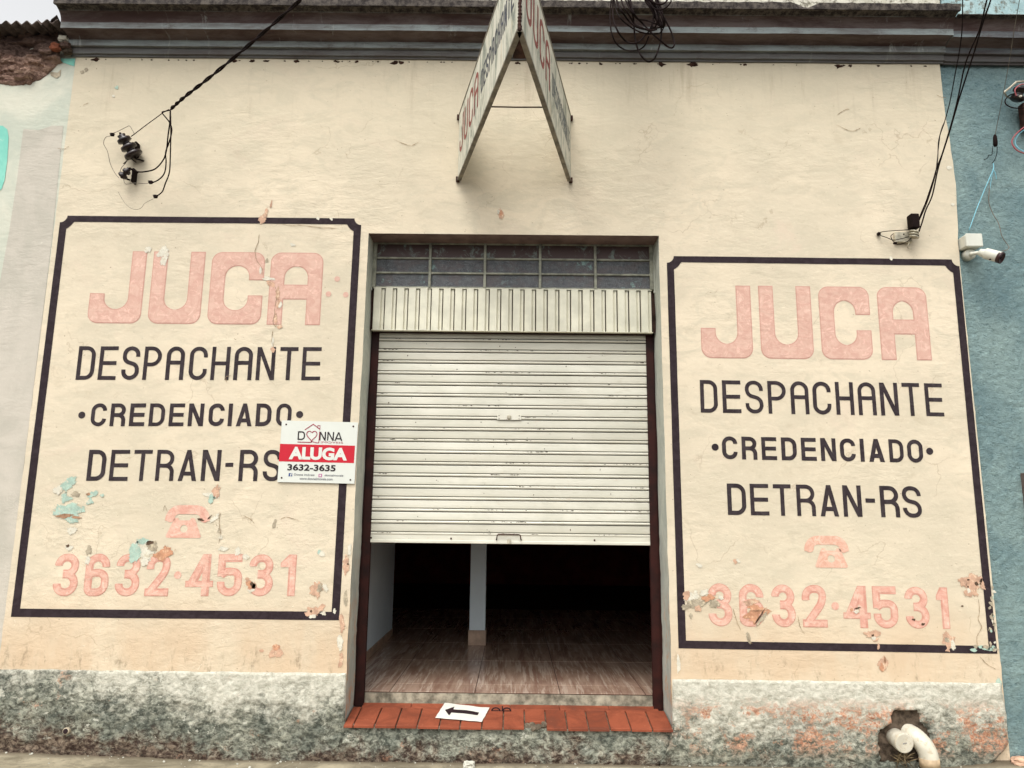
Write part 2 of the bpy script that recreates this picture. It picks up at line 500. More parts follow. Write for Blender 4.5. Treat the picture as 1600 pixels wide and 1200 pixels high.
def make_teal():
    t = NT('teal_roughcast_paint', 0.85, 0.2)
    big = t.noise(1.3, 5, 0.6)
    f = t.noise(34, 5, 0.72, t.map(1, 1, 1.7), 1.2)
    c = t.mix(t.step(big, 0.3, 0.7), C(114, 140, 143), C(150, 172, 168))
    c = t.mix(t.step(f, 0.46, 0.32, 0, 0.7), c, C(66, 96, 102))
    c = t.mix(t.step(f, 0.54, 0.70, 0, 0.6), c, C(166, 192, 184))
    c = t.mix(t.step(t.noise(2.0, 6, 0.7, t.map(1, 1, 0.6, (8, 3, 3))), 0.48, 0.66, 0, 0.6), c, C(96, 124, 130))
    pch = t.step(t.noise(3.3, 6, 0.7, t.map(1, 1, 1, (3, 3, 3))), 0.64, 0.69)
    c = t.mix(t.math('MULTIPLY', pch, 0.5), c, C(196, 188, 164))
    t.color(c)
    t.bump(f, 0.9, 0.02)
    t.bump(t.noise(16, 5, 0.7, t.map(1, 1, 1.5)), 0.6, 0.02)
    return t.m
M['teal'] = make_teal()

def make_grey_wall(name, a, b):
    t = NT(name, 0.92, 0.12)
    n1 = t.noise(2.2, 6, 0.65, t.map(1, 1, 0.8), 1)
    f = t.noise(24, 5, 0.7)
    c = t.mix(t.step(n1, 0.35, 0.65), a, b)
    c = t.mix(t.step(f, 0.6, 0.8, 0, 0.4), c, C(232, 228, 212))
    t.color(c)
    plaster_relief(t, 0.9)
    return t.m
M['pale'] = make_grey_wall('pale_mint_wall', C(192, 196, 180), C(214, 212, 194))
M['pale2'] = make_grey_wall('warm_grey_band', C(188, 182, 168), C(202, 194, 180))
M['mint'] = make_grey_wall('mint_sign_panel', C(128, 200, 182), C(152, 216, 196))

def make_pave():
    t = NT('worn_concrete', 0.93, 0.15)
    n1 = t.noise(2.2, 6, 0.7, None, 0.6)
    n2 = t.noise(34, 5, 0.75)
    c = t.mix(t.step(n1, 0.35, 0.65), C(118, 110, 92), C(172, 162, 138))
    c = t.mix(t.step(n2, 0.45, 0.3, 0, 0.6), c, C(96, 86, 70))
    c = t.mix(t.step(n2, 0.6, 0.76, 0, 0.6), c, C(206, 196, 170))
    y = t.xyz()[1]
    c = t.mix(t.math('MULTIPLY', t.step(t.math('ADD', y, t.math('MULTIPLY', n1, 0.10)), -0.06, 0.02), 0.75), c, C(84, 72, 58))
    t.color(c)
    t.bump(n2, 0.6, 0.01)
    t.bump(n1, 0.5, 0.03)
    return t.m
M['pave'] = make_pave()
M['asphalt'] = flat_mat('asphalt', (0.055, 0.052, 0.05, 1), 0.9, 0.2, var=0.2, scale=30, bump=0.6)

def make_shutter():
    t = NT('white_enamelled_steel', 0.42, 0.4)
    x, y, z = t.xyz()
    n1 = t.noise(2.0, 5, 0.6, t.map(1, 1, 2), 0.8)
    n2 = t.noise(10, 5, 0.7, t.map(0.5, 1, 3))
    c = t.mix(t.step(n1, 0.3, 0.7), C(212, 209, 192), C(230, 226, 210))
    c = t.mix(t.step(n2, 0.52, 0.72, 0, 0.5), c, C(226, 220, 198))
    c = t.mix(t.step(n2, 0.44, 0.28, 0, 0.35), c, C(180, 170, 148))
    sl = t.new('ShaderNodeObjectInfo').outputs['Random']
    c = t.mix(t.step(sl, 0.2, 1.0, 0, 0.35), c, C(184, 178, 158))
    rust = t.noise(26, 5, 0.8, t.map(0.45, 1, 1.9, (1, 2, 3)), 0.6)
    loc = t.step(t.noise(1.5, 3, 0.5, t.map(1, 1, 1, (8, 8, 1))), 0.42, 0.65, 0.0, 0.055)
    rm = t.step(t.math('ADD', rust, loc), 0.705, 0.725)
    c = t.mix(t.math('MULTIPLY', rm, 0.8), c, C(104, 58, 40))
    smear = t.math('MULTIPLY', t.step(t.noise(14, 5, 0.8, t.map(0.6, 1, 1.5, (5, 2, 1))), 0.60, 0.72), 0.35)
    c = t.mix(smear, c, C(206, 172, 142))
    t.color(c)
    return t.m
M['shutter'] = make_shutter()

def make_glass():
    t = NT('dirty_patterned_glass', 0.22, 0.55)
    n1 = t.noise(10, 6, 0.75, t.map(1, 1, 1.3), 1.5)
    n2 = t.noise(60, 4, 0.7, None, 2)
    c = t.mix(t.step(n1, 0.35, 0.65), C(54, 57, 60), C(84, 86, 88))
    c = t.mix(t.step(n2, 0.5, 0.7, 0, 0.6), c, C(120, 126, 126))
    c = t.mix(t.step(t.noise(7, 5, 0.7, t.map(1, 1, 1.4, (2, 6, 1))), 0.46, 0.60, 0, 0.55), c, C(84, 72, 70))
    c = t.mix(t.step(t.noise(5, 6, 0.75, t.map(1, 1, 1, (6, 1, 4))), 0.57, 0.64, 0, 0.8), c, C(122, 154, 148))
    t.color(c)
    t.bump(n2, 0.6, 0.01)
    return t.m
M['glass'] = make_glass()
M['groove'] = flat_mat('grimy_groove_shade', C(74, 56, 46), 0.9, 0.1, var=0.3, scale=14, bump=0)  # groove dirt, kept dark to paint in the shade between slat ribs
M['seam'] = flat_mat('seam_shade_brown', C(60, 44, 38), 0.9, 0.1, var=0.3, scale=14, bump=0)  # dark backing colour that stands for the shade in the fascia gaps
def make_glass_top():
    t = NT('paint_smeared_glass', 0.5, 0.4)
    x, y, z = t.xyz()
    dr = t.noise(9, 6, 0.75, t.map(1.0, 1, 0.9), 0.8)
    c = t.mix(t.step(dr, 0.52, 0.66), C(74, 54, 50), C(120, 132, 124))
    t.color(c)
    t.bump(dr, 0.4, 0.01)
    return t.m
M['glass_top'] = make_glass_top()
M['muntin'] = flat_mat('pale_window_putty', C(150, 150, 134), 0.7, 0.3, var=0.2, scale=14)
M['rail'] = flat_mat('dark_red_brown_steel', C(50, 16, 10), 0.6, 0.25, var=0.25, scale=8, bump=0.2)
M['clad'] = flat_mat('cream_corrugated_steel', C(222, 218, 196), 0.5, 0.35, var=0.07, scale=6, bump=0.1)

def make_tile():
    t = NT('red_clay_tile', 0.75, 0.3)
    n1 = t.math('ADD', t.noise(5, 6, 0.7, None, 0.8), t.math('MULTIPLY', t.math('SUBTRACT', t.new('ShaderNodeObjectInfo').outputs['Random'], 0.5), 0.22))
    n2 = t.noise(40, 4, 0.7)
    c = t.mix(t.step(n1, 0.35, 0.65), C(124, 62, 40), C(150, 78, 52))
    c = t.mix(t.step(n2, 0.6, 0.75, 0, 0.4), c, C(186, 122, 92))
    c = t.mix(t.step(n1, 0.42, 0.28, 0, 0.6), c, C(104, 58, 42))
    t.color(c)
    t.bump(n2, 0.3, 0.004)
    return t.m
M['tile'] = make_tile()
M['mortar'] = flat_mat('dirty_cement', C(120, 108, 92), 0.95, 0.1, var=0.25, scale=18, bump=0.8)
M['riser'] = flat_mat('chipped_white_cement', C(150, 142, 124), 0.95, 0.1, var=0.3, scale=13, bump=0.7)

def make_floor():
    t = NT('wood_look_porcelain', 0.22, 0.5)
    w = t.noise(4, 5, 0.65, t.map(3.0, 0.4, 1), 0.6)
    w2 = t.noise(9, 4, 0.65, t.map(4.0, 0.22, 1), 0.3)
    c = t.mix(t.step(w, 0.35, 0.65), C(150, 118, 100), C(184, 156, 136))
    c = t.mix(t.step(w2, 0.5, 0.62, 0, 0.6), c, C(214, 194, 174))
    t.color(c)
    return t.m
M['floor'] = make_floor()
M['grout'] = flat_mat('dark_grout', C(84, 62, 52), 0.9, 0.1)
M['skirt'] = flat_mat('wood_look_skirting', C(190, 160, 136), 0.4, 0.4, var=0.15, scale=9)
M['inner'] = flat_mat('pale_blue_grey_interior_paint', C(232, 244, 248), 0.75, 0.25, var=0.02, scale=3)
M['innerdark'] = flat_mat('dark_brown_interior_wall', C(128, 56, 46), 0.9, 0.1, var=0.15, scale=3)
M['cable'] = flat_mat('black_cable_sheath', C(30, 18, 16), 0.8, 0.1, var=0.2, scale=10, bump=0)
M['cable_grey'] = flat_mat('grey_wire', C(118, 110, 98), 0.6, 0.35, var=0.2, scale=10, bump=0)
M['cable_blue'] = flat_mat('pale_blue_cord', C(140, 206, 222), 0.6, 0.35, var=0.1, scale=10, bump=0)
M['cable_red'] = flat_mat('faded_red_wire', C(176, 92, 96), 0.6, 0.35, var=0.1, scale=10, bump=0)
M['steel'] = flat_mat('galvanised_steel', C(196, 188, 166), 0.45, 0.5, 0.3, var=0.2, scale=20)
M['porcelain'] = flat_mat('brown_glazed_porcelain', C(36, 22, 20), 0.3, 0.4, var=0.2, scale=12, bump=0)
M['pvc'] = flat_mat('white_pvc', C(212, 206, 188), 0.5, 0.35, var=0.08, scale=7, bump=0.05, flecks=C(196, 184, 160))
M['pvc_dirty'] = flat_mat('grimy_pvc', C(192, 168, 136), 0.6, 0.3, var=0.12, scale=20)
M['cavity'] = flat_mat('dark_broken_mortar', C(92, 80, 68), 1.0, 0.05, var=0.3, scale=26, bump=0.9)
M['plastic_w'] = flat_mat('white_plastic', C(216, 216, 202), 0.45, 0.4, var=0.03, scale=8, bump=0)
M['plastic_r'] = flat_mat('dark_red_plastic', C(52, 24, 24), 0.4, 0.4, var=0.05, scale=8, bump=0)
M['paper'] = flat_mat('white_paper', C(220, 218, 206), 0.85, 0.15, var=0.03, scale=9, bump=0.1)
M['ink'] = flat_mat('black_ink', C(44, 28, 32), 0.7, 0.2, var=0.1, scale=14, bump=0)
M['stone'] = flat_mat('pale_stone', C(206, 204, 190), 0.9, 0.1, var=0.12, scale=30, bump=0.5)
M['twig'] = flat_mat('dry_twig', C(120, 104, 78), 0.9, 0.1, var=0.25, scale=30, bump=0.3)
M['fibro'] = flat_mat('mossy_fibre_cement', C(104, 92, 86), 0.95, 0.1, var=0.25, scale=12, bump=0.6)
M['brick'] = flat_mat('broken_clay_brick', C(130, 78, 58), 0.95, 0.1, var=0.2, scale=20, bump=0.8)

def make_rubble():
    t = NT('crumbling_old_masonry', 0.97, 0.05)
    n1 = t.noise(9, 6, 0.75, t.map(0.7, 1, 1.6), 1.5)
    n2 = t.noise(34, 5, 0.8, t.map(0.6, 1, 1.5), 1)
    z = t.xyz()[2]
    c = t.mix(t.step(n1, 0.35, 0.62), C(136, 106, 94), C(206, 172, 152))
    c = t.mix(t.step(n2, 0.48, 0.3, 0, 0.8), c, C(70, 50, 44))
    c = t.mix(t.step(t.math('ADD', z, t.math('MULTIPLY', n1, 0.12)), 5.08, 5.16, 0, 0.75), c, C(92, 76, 70))  # upper part darkened: eave shade painted in, plus brown soot
    t.color(c)
    t.bump(n1, 0.9, 0.05)
    t.bump(n2, 0.8, 0.02)
    return t.m
M['rubble'] = make_rubble()

def make_board():
    t = NT('weathered_sign_board', 0.6, 0.3)
    s = t.noise(5, 6, 0.75, t.map(2.0, 2.0, 0.55), 0.8)
    f = t.noise(28, 5, 0.8, t.map(1, 1, 0.6))
    y = t.xyz()[1]
    c = t.mix(t.step(s, 0.40, 0.62), C(224, 220, 202), C(176, 178, 160))
    c = t.mix(t.step(t.math('ADD', s, t.math('MULTIPLY', f, 0.25)), 0.66, 0.76, 0, 0.8), c, C(126, 132, 122))
    c = t.mix(t.math('MULTIPLY', t.step(t.noise(7, 4, 0.6, t.map(1.5, 1.5, 0.3, (3, 3, 3))), 0.60, 0.74), 0.35), c, C(206, 176, 120))
    t.color(c)
    t.bump(f, 0.25, 0.004)
    return t.m
M['board'] = make_board()
M['board_edge'] = flat_mat('grey_sign_frame', C(132, 124, 108), 0.6, 0.4, var=0.2, scale=14)
M['rust'] = flat_mat('rusty_steel', C(74, 50, 42), 0.85, 0.2, var=0.3, scale=22, bump=0.4)

def board_paint(name, col, wear):
    t = NT(name, 0.7, 0.2)
    t.color(t.mix(t.step(t.noise(20, 4), 0.4, 0.7), col, tuple(min(1, c * 1.5 + .02) for c in col[:3]) + (1,)))
    t.mask_out(t.step(t.noise(32, 5, 0.8, t.map(1, 1, 0.8)), wear, wear + 0.06))
    return t.m
M['b_red'] = board_paint('worn_red_lettering', C(140, 82, 74), 0.62)
M['b_dark'] = board_paint('worn_dark_lettering', C(74, 76, 82), 0.60)
M['b_dark_w'] = board_paint('very_worn_dark_lettering', C(98, 104, 106), 0.52)
M['s_red'] = flat_mat('sign_red_print', C(196, 26, 46), 0.45, 0.3, var=0.02, bump=0)
M['s_logo'] = flat_mat('sign_wine_print', C(158, 60, 76), 0.45, 0.3, var=0.02, bump=0)
M['s_white'] = flat_mat('sign_white_board', C(218, 220, 210), 0.4, 0.35, var=0.01, bump=0)
M['s_black'] = flat_mat('sign_black_print', C(36, 26, 30), 0.45, 0.3, var=0.02, bump=0)
M['s_blue'] = flat_mat('sign_blue_print', C(50, 72, 130), 0.45, 0.3, var=0.02, bump=0)
M['s_pink'] = flat_mat('sign_mauve_print', C(190, 120, 160), 0.45, 0.3, var=0.02, bump=0)
M['s_grey'] = flat_mat('sign_grey_print', C(112, 112, 118), 0.45, 0.3, var=0.02, bump=0)

# ------------------------------------------------------------------ flat lettering
def rp(pts, R, n=8):
    """polyline with rounded corners"""
    out = [Vector(pts[0])]
    for i in range(1, len(pts) - 1):
        a, b, c = Vector(pts[i - 1]), Vector(pts[i]), Vector(pts[i + 1])
        r = R[i - 1] if isinstance(R, (list, tuple)) else R
        u, v = (a - b), (c - b)
        lu = u.length * (1.0 if i == 1 else 0.5)
        lv = v.length * (1.0 if i == len(pts) - 2 else 0.5)
        u.normalize(); v.normalize()
        cosang = max(-1, min(1, u.dot(v)))
        half = math.acos(cosang) / 2
        d = min(r / max(math.tan(half), 1e-3), lu, lv)
        rr = d * math.tan(half)
        p, q = b + u * d, b + v * d
        bis = (u + v)
        if bis.length < 1e-6 or rr < 1e-6:
            out.append(b); continue
        bis.normalize()
        cen = b + bis * math.hypot(d, rr)
        a0 = math.atan2((p - cen).y, (p - cen).x)
        a1 = math.atan2((q - cen).y, (q - cen).x)
        da = (a1 - a0 + math.pi) % (2 * math.pi) - math.pi
        for k in range(n + 1):
            a_ = a0 + da * k / n
            out.append(cen + Vector((math.cos(a_), math.sin(a_))) * rr)
    out.append(Vector(pts[-1]))
    return out

def ribbon(path, t):
    path = [Vector(p) for p in path]
    q = [path[0]]
    for p in path[1:]:
        if (p - q[-1]).length > 1e-5: q.append(p)
    path = q
    L, Rr = [], []
    for i, p in enumerate(path):
        d0 = (path[i] - path[i - 1]).normalized() if i > 0 else None
        d1 = (path[i + 1] - path[i]).normalized() if i < len(path) - 1 else None
        if d0 is None: d0 = d1
        if d1 is None: d1 = d0
        n0, n1 = Vector((-d0.y, d0.x)), Vector((-d1.y, d1.x))
        m = (n0 + n1)
        m = m.normalized() if m.length > 1e-6 else n0
        k = (t / 2) / max(0.5, m.dot(n0))
        L.append(p + m * k); Rr.append(p - m * k)
    return [[L[i], L[i + 1], Rr[i + 1], Rr[i]] for i in range(len(path) - 1)]

def rect(x0, y0, x1, y1):
    return [[Vector((x0, y0)), Vector((x1, y0)), Vector((x1, y1)), Vector((x0, y1))]]

def disc(cx, cy, r, n=24):
    return [[Vector((cx + r * math.cos(2 * math.pi * k / n), cy + r * math.sin(2 * math.pi * k / n))) for k in range(n)]]

def glyph(ch, w, h, t, round_a=True):
    a = t / 2; l, r, b, T = a, w - a, a, h - a
    V = Vector
    if ch == 'D': return rect(0, 0, t, h) + ribbon(rp([(a, b), (r, b), (r, T), (a, T)], 0.40 * w), t)
    if ch == 'E': return rect(0, 0, t, h) + rect(t * .5, 0, w, t) + rect(t * .5, h - t, w, h) + rect(t * .5, h * .5 - a, w * .96, h * .5 + a)
    if ch == 'S': return ribbon(rp([(r, .69 * h), (r, T), (l, T), (l, .56 * h), (r, .44 * h), (r, b), (l, b), (l, .31 * h)], .5 * (r - l), 10), t)
    if ch == 'P': return rect(0, 0, t, h) + ribbon(rp([(a, T), (r, T), (r, .46 * h), (a, .46 * h)], .5 * (T - .46 * h)), t)
    if ch == 'R':
        mid = .49 * h
        return rect(0, 0, t, h) + ribbon(rp([(a, T), (r - .03 * w, T), (r - .03 * w, mid), (a, mid)], .5 * (T - mid)), t) + ribbon(rp([(w * .4, mid), (r, mid), (r, 0)], .36 * w), t)
    if ch == 'A' and round_a: return ribbon(rp([(l, 0), (l, T), (r, T), (r, 0)], .5 * (r - l), 12), t) + rect(a, .46 * h, r, .46 * h + t)
    if ch == 'A':
        return [[V((0, 0)), V((t * 1.08, 0)), V((w / 2 + t * .5, h)), V((w / 2 - t * .5, h))],
                [V((w, 0)), V((w / 2 + t * .5, h)), V((w / 2 - t * .5, h)), V((w - t * 1.08, 0))]] + rect(w * .22, .17 * h, w * .78, .17 * h + t)
    if ch == 'C': return ribbon(rp([(r, .68 * h), (r, T), (l, T), (l, b), (r, b), (r, .33 * h)], .5 * (r - l), 10), t)
    if ch == 'O': return ribbon(rp([(l, h * .5), (l, T), (r, T), (r, h * .5)], .5 * (r - l), 10), t) + ribbon(rp([(l, h * .5), (l, b), (r, b), (r, h * .5)], .5 * (r - l), 10), t)
    if ch == 'H': return rect(0, 0, t, h) + rect(w - t, 0, w, h) + rect(a, .5 * h - a, r, .5 * h + a)
    if ch == 'N': return rect(0, 0, t, h) + rect(w - t, 0, w, h) + [[V((0, h)), V((w - t * 1.12, 0)), V((w, 0)), V((t * 1.12, h))]]
    if ch == 'T': return rect(0, h - t, w, h) + rect(w / 2 - a, 0, w / 2 + a, h - t * .5)
    if ch == 'I': return rect(0, 0, w, h)
    if ch == '-': return rect(0, .455 * h, w, .455 * h + t)
    if ch == '3':
        m = .53 * h
        return ribbon(rp([(l, .72 * h), (l, T), (r - .02 * w, T), (r - .02 * w, m), (.36 * w, m)], .5 * (T - m), 10), t) + \
               ribbon(rp([(.36 * w, m - .02 * h), (r, m - .02 * h), (r, b), (l, b), (l, .29 * h)], .5 * (r - l), 10), t)
    if ch == '6':
        m = .55 * h
        return ribbon(rp([(r, .69 * h), (r, T), (l, T), (l, h * .3), (l, b), (w / 2, b)], .5 * (r - l), 10), t) + \
               ribbon(rp([(w / 2 - .01, b), (r, b), (r, m), (l + .1 * w, m), (l, m - .1 * h)], .48 * (r - l), 10), t)
    if ch == '2': return ribbon(rp([(l, .64 * h), (l, T), (r, T), (r, .60 * h), (l * 1.25, .5 * t)], [.5 * (r - l), .5 * (r - l), .5 * h], 10), t) + rect(0, 0, w, t)
    if ch == '4': return rect(.60 * w, 0, .60 * w + t, h) + rect(0, .215 * h, w, .215 * h + t * .8) + [[V((0, .215 * h)), V((t * 1.3, .215 * h)), V((.60 * w + t, h)), V((.60 * w - t * .1, h))]]
    if ch == '5': return rect(0, h - t, w * .97, h) + rect(0, .47 * h, t, h) + ribbon(rp([(a, .50 * h), (w * .35, .585 * h), (r, .585 * h), (r, b), (l, b), (l, .34 * h)], [.2 * w, .45 * (r - l), .5 * (r - l), .5 * (r - l)], 10), t)
    if ch == '1': return rect(w - t, 0, w, h) + [[V((0, .70 * h)), V((w - t * .5, .70 * h)), V((w - t * .5, h)), V((w - t, h)), V((0, .80 * h))]]
    if ch == 'J': return ribbon(rp([(l, .38 * h), (l, b), (r, b), (r, h)], .5 * (r - l), 10), t)
    if ch == 'U': return ribbon(rp([(l, h), (l, b), (r, b), (r, h)], .5 * (r - l), 10), t)
    return []

def fat_glyph(ch, w, h, e=0.0):
    """the heavy rounded letters of JUCA as outlines (outer, hole); e shrinks them"""
    sw, sh, Ro, Ri = .197 * h, .195 * h, .135 * h, .155 * h
    q = lambda pts, R: rp(pts, R, 7)
    def arcs(seq):
        """closed outline; seq of (x, y, r)"""
        n = len(seq); out = []
        for i in range(n):
            x, y, r = seq[i]
            if r <= 0: out.append(Vector((x, y))); continue
            p, nx = Vector(seq[i - 1][:2]), Vector(seq[(i + 1) % n][:2])
            out += rp([p, (x, y), nx], r, 8)[1:-1]
        return out
    hole = None
    if ch == 'U': o = arcs([(0, h, 0), (0, 0, Ro), (w, 0, Ro), (w, h, 0), (w - sw, h, 0), (w - sw, sh, Ri), (sw, sh, Ri), (sw, h, 0)])
    if ch == 'J': o = arcs([(0, .41 * h, 0), (0, 0, Ro), (w, 0, Ro), (w, h, 0), (w - sw, h, 0), (w - sw, sh, Ri), (sw, sh, Ri), (sw, .41 * h, 0)])
    if ch == 'C': o = arcs([(0, 0, Ro), (w, 0, Ro), (w, .40 * h, 0), (w - sw, .40 * h, 0), (w - sw, sh, Ri), (sw, sh, Ri), (sw, h - sh, Ri), (w - sw, h - sh, Ri), (w - sw, .61 * h, 0), (w, .61 * h, 0), (w, h, Ro), (0, h, Ro)])
    if ch == 'A':
        o = arcs([(0, 0, 0), (sw, 0, 0), (sw, .347 * h, 0), (w - sw, .347 * h, 0), (w - sw, 0, 0), (w, 0, 0), (w, h, Ro), (0, h, Ro)])
        hole = arcs([(sw, .553 * h, 0), (sw, h - sh, Ri), (w - sw, h - sh, Ri), (w - sw, .553 * h, 0)])
    def shrink(poly, e):
        n = len(poly)
        area = sum(poly[i].x * poly[(i + 1) % n].y - poly[(i + 1) % n].x * poly[i].y for i in range(n))
        s = 1 if area > 0 else -1
        res = []
        for i in range(n):
            d0, d1 = (poly[i] - poly[i - 1]), (poly[(i + 1) % n] - poly[i])
            if d0.length < 1e-7 or d1.length < 1e-7: res.append(poly[i].copy()); continue
            d0.normalize(); d1.normalize()
            m = Vector((-d0.y - d1.y, d0.x + d1.x))
            m = m.normalized() if m.length > 1e-6 else Vector((-d0.y, d0.x))
            res.append(poly[i] + m * (s * e / max(.5, m.dot(Vector((-d0.y, d0.x))))))
        return res
    if e:
        o = shrink(o, e)
        if hole: hole = shrink(hole, -e)
    return [o] + ([hole] if hole else [])

def union(polys):
    """merge overlapping flat shapes into one sheet without doubled faces"""
    vs, fs = [], []
    for p in polys:
        n = len(vs)
        area = sum(p[i].x * p[(i + 1) % len(p)].y - p[(i + 1) % len(p)].x * p[i].y for i in range(len(p)))
        p = p if area > 0 else p[::-1]
        vs += [Vector((a.x, a.y)) for a in p]
        fs.append(list(range(n, n + len(p))))
    edges = [(f[i], f[(i + 1) % len(f)]) for f in fs for i in range(len(f))]
    r = delaunay_2d_cdt(vs, edges, [], 0, 1e-6, True)
    def inside(q, poly):
        c = False
        for i in range(len(poly)):
            a, b = poly[i], poly[i - 1]
            if (a.y > q.y) != (b.y > q.y) and q.x < (b.x - a.x) * (q.y - a.y) / (b.y - a.y) + a.x: c = not c
        return c
    out = []
    for f in r[2]:
        q = sum((r[0][i] for i in f), Vector((0, 0))) / len(f)
        if any(inside(q, p) for p in polys): out.append(f)
    return r[0], out

def tess(loops):
    tris = tessellate_polygon([[Vector((p.x, p.y, 0)) for p in lp] for lp in loops])
    vs = [p for lp in loops for p in lp]
    return vs, [tuple(t) for t in tris]

def place(vs, fs, frame):
    """2-D letter into the world by frame(x, y), all faces towards the viewer"""
    P = [frame(v.x, v.y) for v in vs]
    F = []
    for f in fs:
        n = (P[f[1]] - P[f[0]]).cross(P[f[2]] - P[f[0]])
        F.append(tuple(f) if n.dot(CAM - P[f[0]]) > 0 else tuple(f)[::-1])
    return P, F

def lerp_line(line, x):
    (xa, ya), (xb, yb) = line
    return ya + (yb - ya) * (x - xa) / (xb - xa)

def wall_letter(name, ch, x0, x1, base, top, mat, parent, tr=None, fat=False, round_a=True, o=.002, grow=0.0, shrink=0.0):
    P0 = at(x0, lerp_line(base, x0)); P1 = at(x1, lerp_line(base, x1))
    w = P1.x - P0.x
    h = at(x0, lerp_line(top, x0)).z - P0.z
    ex = (P1 - P0) / w
    if fat: vs, fs = tess(fat_glyph(ch, w, h, shrink))
    else:
        t = tr * h
        if grow > 0:
            pass
        if grow:
            vs, fs = union(glyph(ch, w + 2 * grow, h + 2 * grow, t + 2 * grow, round_a))
            P0 = P0 - Vector((grow, 0, grow))
        else: vs, fs = union(glyph(ch, w, h, t * random.uniform(.95, 1.05), round_a))
    rr = random.Random(int(x0 * 7 + x1))
    P, F = place(vs, fs, lambda x, y: P0 + ex * x + Vector((0, -o, y)) + Vector((.0012 * noise.noise(Vector((x * 30, y * 30, x0))), 0, .0012 * noise.noise(Vector((x * 30, y * 30, x0 + 50))))))
    return obj(name, P, F, mat, parent)

def dot(name, px, py, rpx, mat, parent, o=.002):
    P = at(px, py)
    r = rpx * 4.5e-3
    vs, fs = disc(0, 0, r), [tuple(range(24))]
    Pw, F = place(vs[0], fs, lambda x, y: P + Vector((x, -o, y)))
    return obj(name, Pw, F, mat, parent)

# ================================================================== the street
G0 = at(720, 1186).z                                # pavement level at the wall
def ground_z(x, y):
    rise = .03 * max(0.0, (x - 2.2)) ** 1.2 if y > -1.5 else 0
    return G0 - .012 + .03 * math.exp(-((x + 3.3) ** 2) / .8) * math.exp(y * 3) + .05 * math.exp(-((x - 3.25) ** 2) / .12) * math.exp(y * 5) \
        + .010 * noise.noise(Vector((x * 1.3, y * 1.3, 3))) + .004 * noise.noise(Vector((x * 7, y * 7, 8))) + .012 * y
def grid(name, x0, x1, y0, y1, nx, ny, fn, mat, parent=None, smooth=True):
    vs = []
    for j in range(ny + 1):
        for i in range(nx + 1):
            x = x0 + (x1 - x0) * i / nx; y = y0 + (y1 - y0) * j / ny
            vs.append(fn(x, y))
    fs = [(j * (nx + 1) + i, j * (nx + 1) + i + 1, (j + 1) * (nx + 1) + i + 1, (j + 1) * (nx + 1) + i) for j in range(ny) for i in range(nx)]
    return obj(name, vs, fs, mat, parent, smooth)
tag(grid('pavement', -9, 9, -2.6, .25, 300, 70, lambda x, y: Vector((x, y, ground_z(x, y))), M['pave']), kind='structure')
m = MB()
for i in range(18):
    m.box((-9 + i + .004, -2.76, -.25), (-8 + i - .004, -2.60, ground_z(-8.5 + i, -2.6) + .004), .01)
tag(m.build('kerb', M['riser']), kind='structure')
tag(grid('road', -60, 60, -60, -2.7, 12, 12, lambda x, y: Vector((x, y, -.16)), M['asphalt']), kind='structure')
tag(grid('ground', -60, 60, -2.7, 60, 12, 12, lambda x, y: Vector((x, y, -.3)), M['mortar']), kind='structure')

# ================================================================== shop building
shop = empty('shop_building', (0, 0, 0), 'cream rendered shop front with two hand-painted sign panels around a half open white roller shutter', 'building')
XL, XR = at(104, 200).x, at(1492, 300).x            # ends of the cream wall
XL = at(88, 330).x; XR = (at(1500, 400).x + at(1557, 1000).x) / 2
ZT = at(700, 95).z + .10
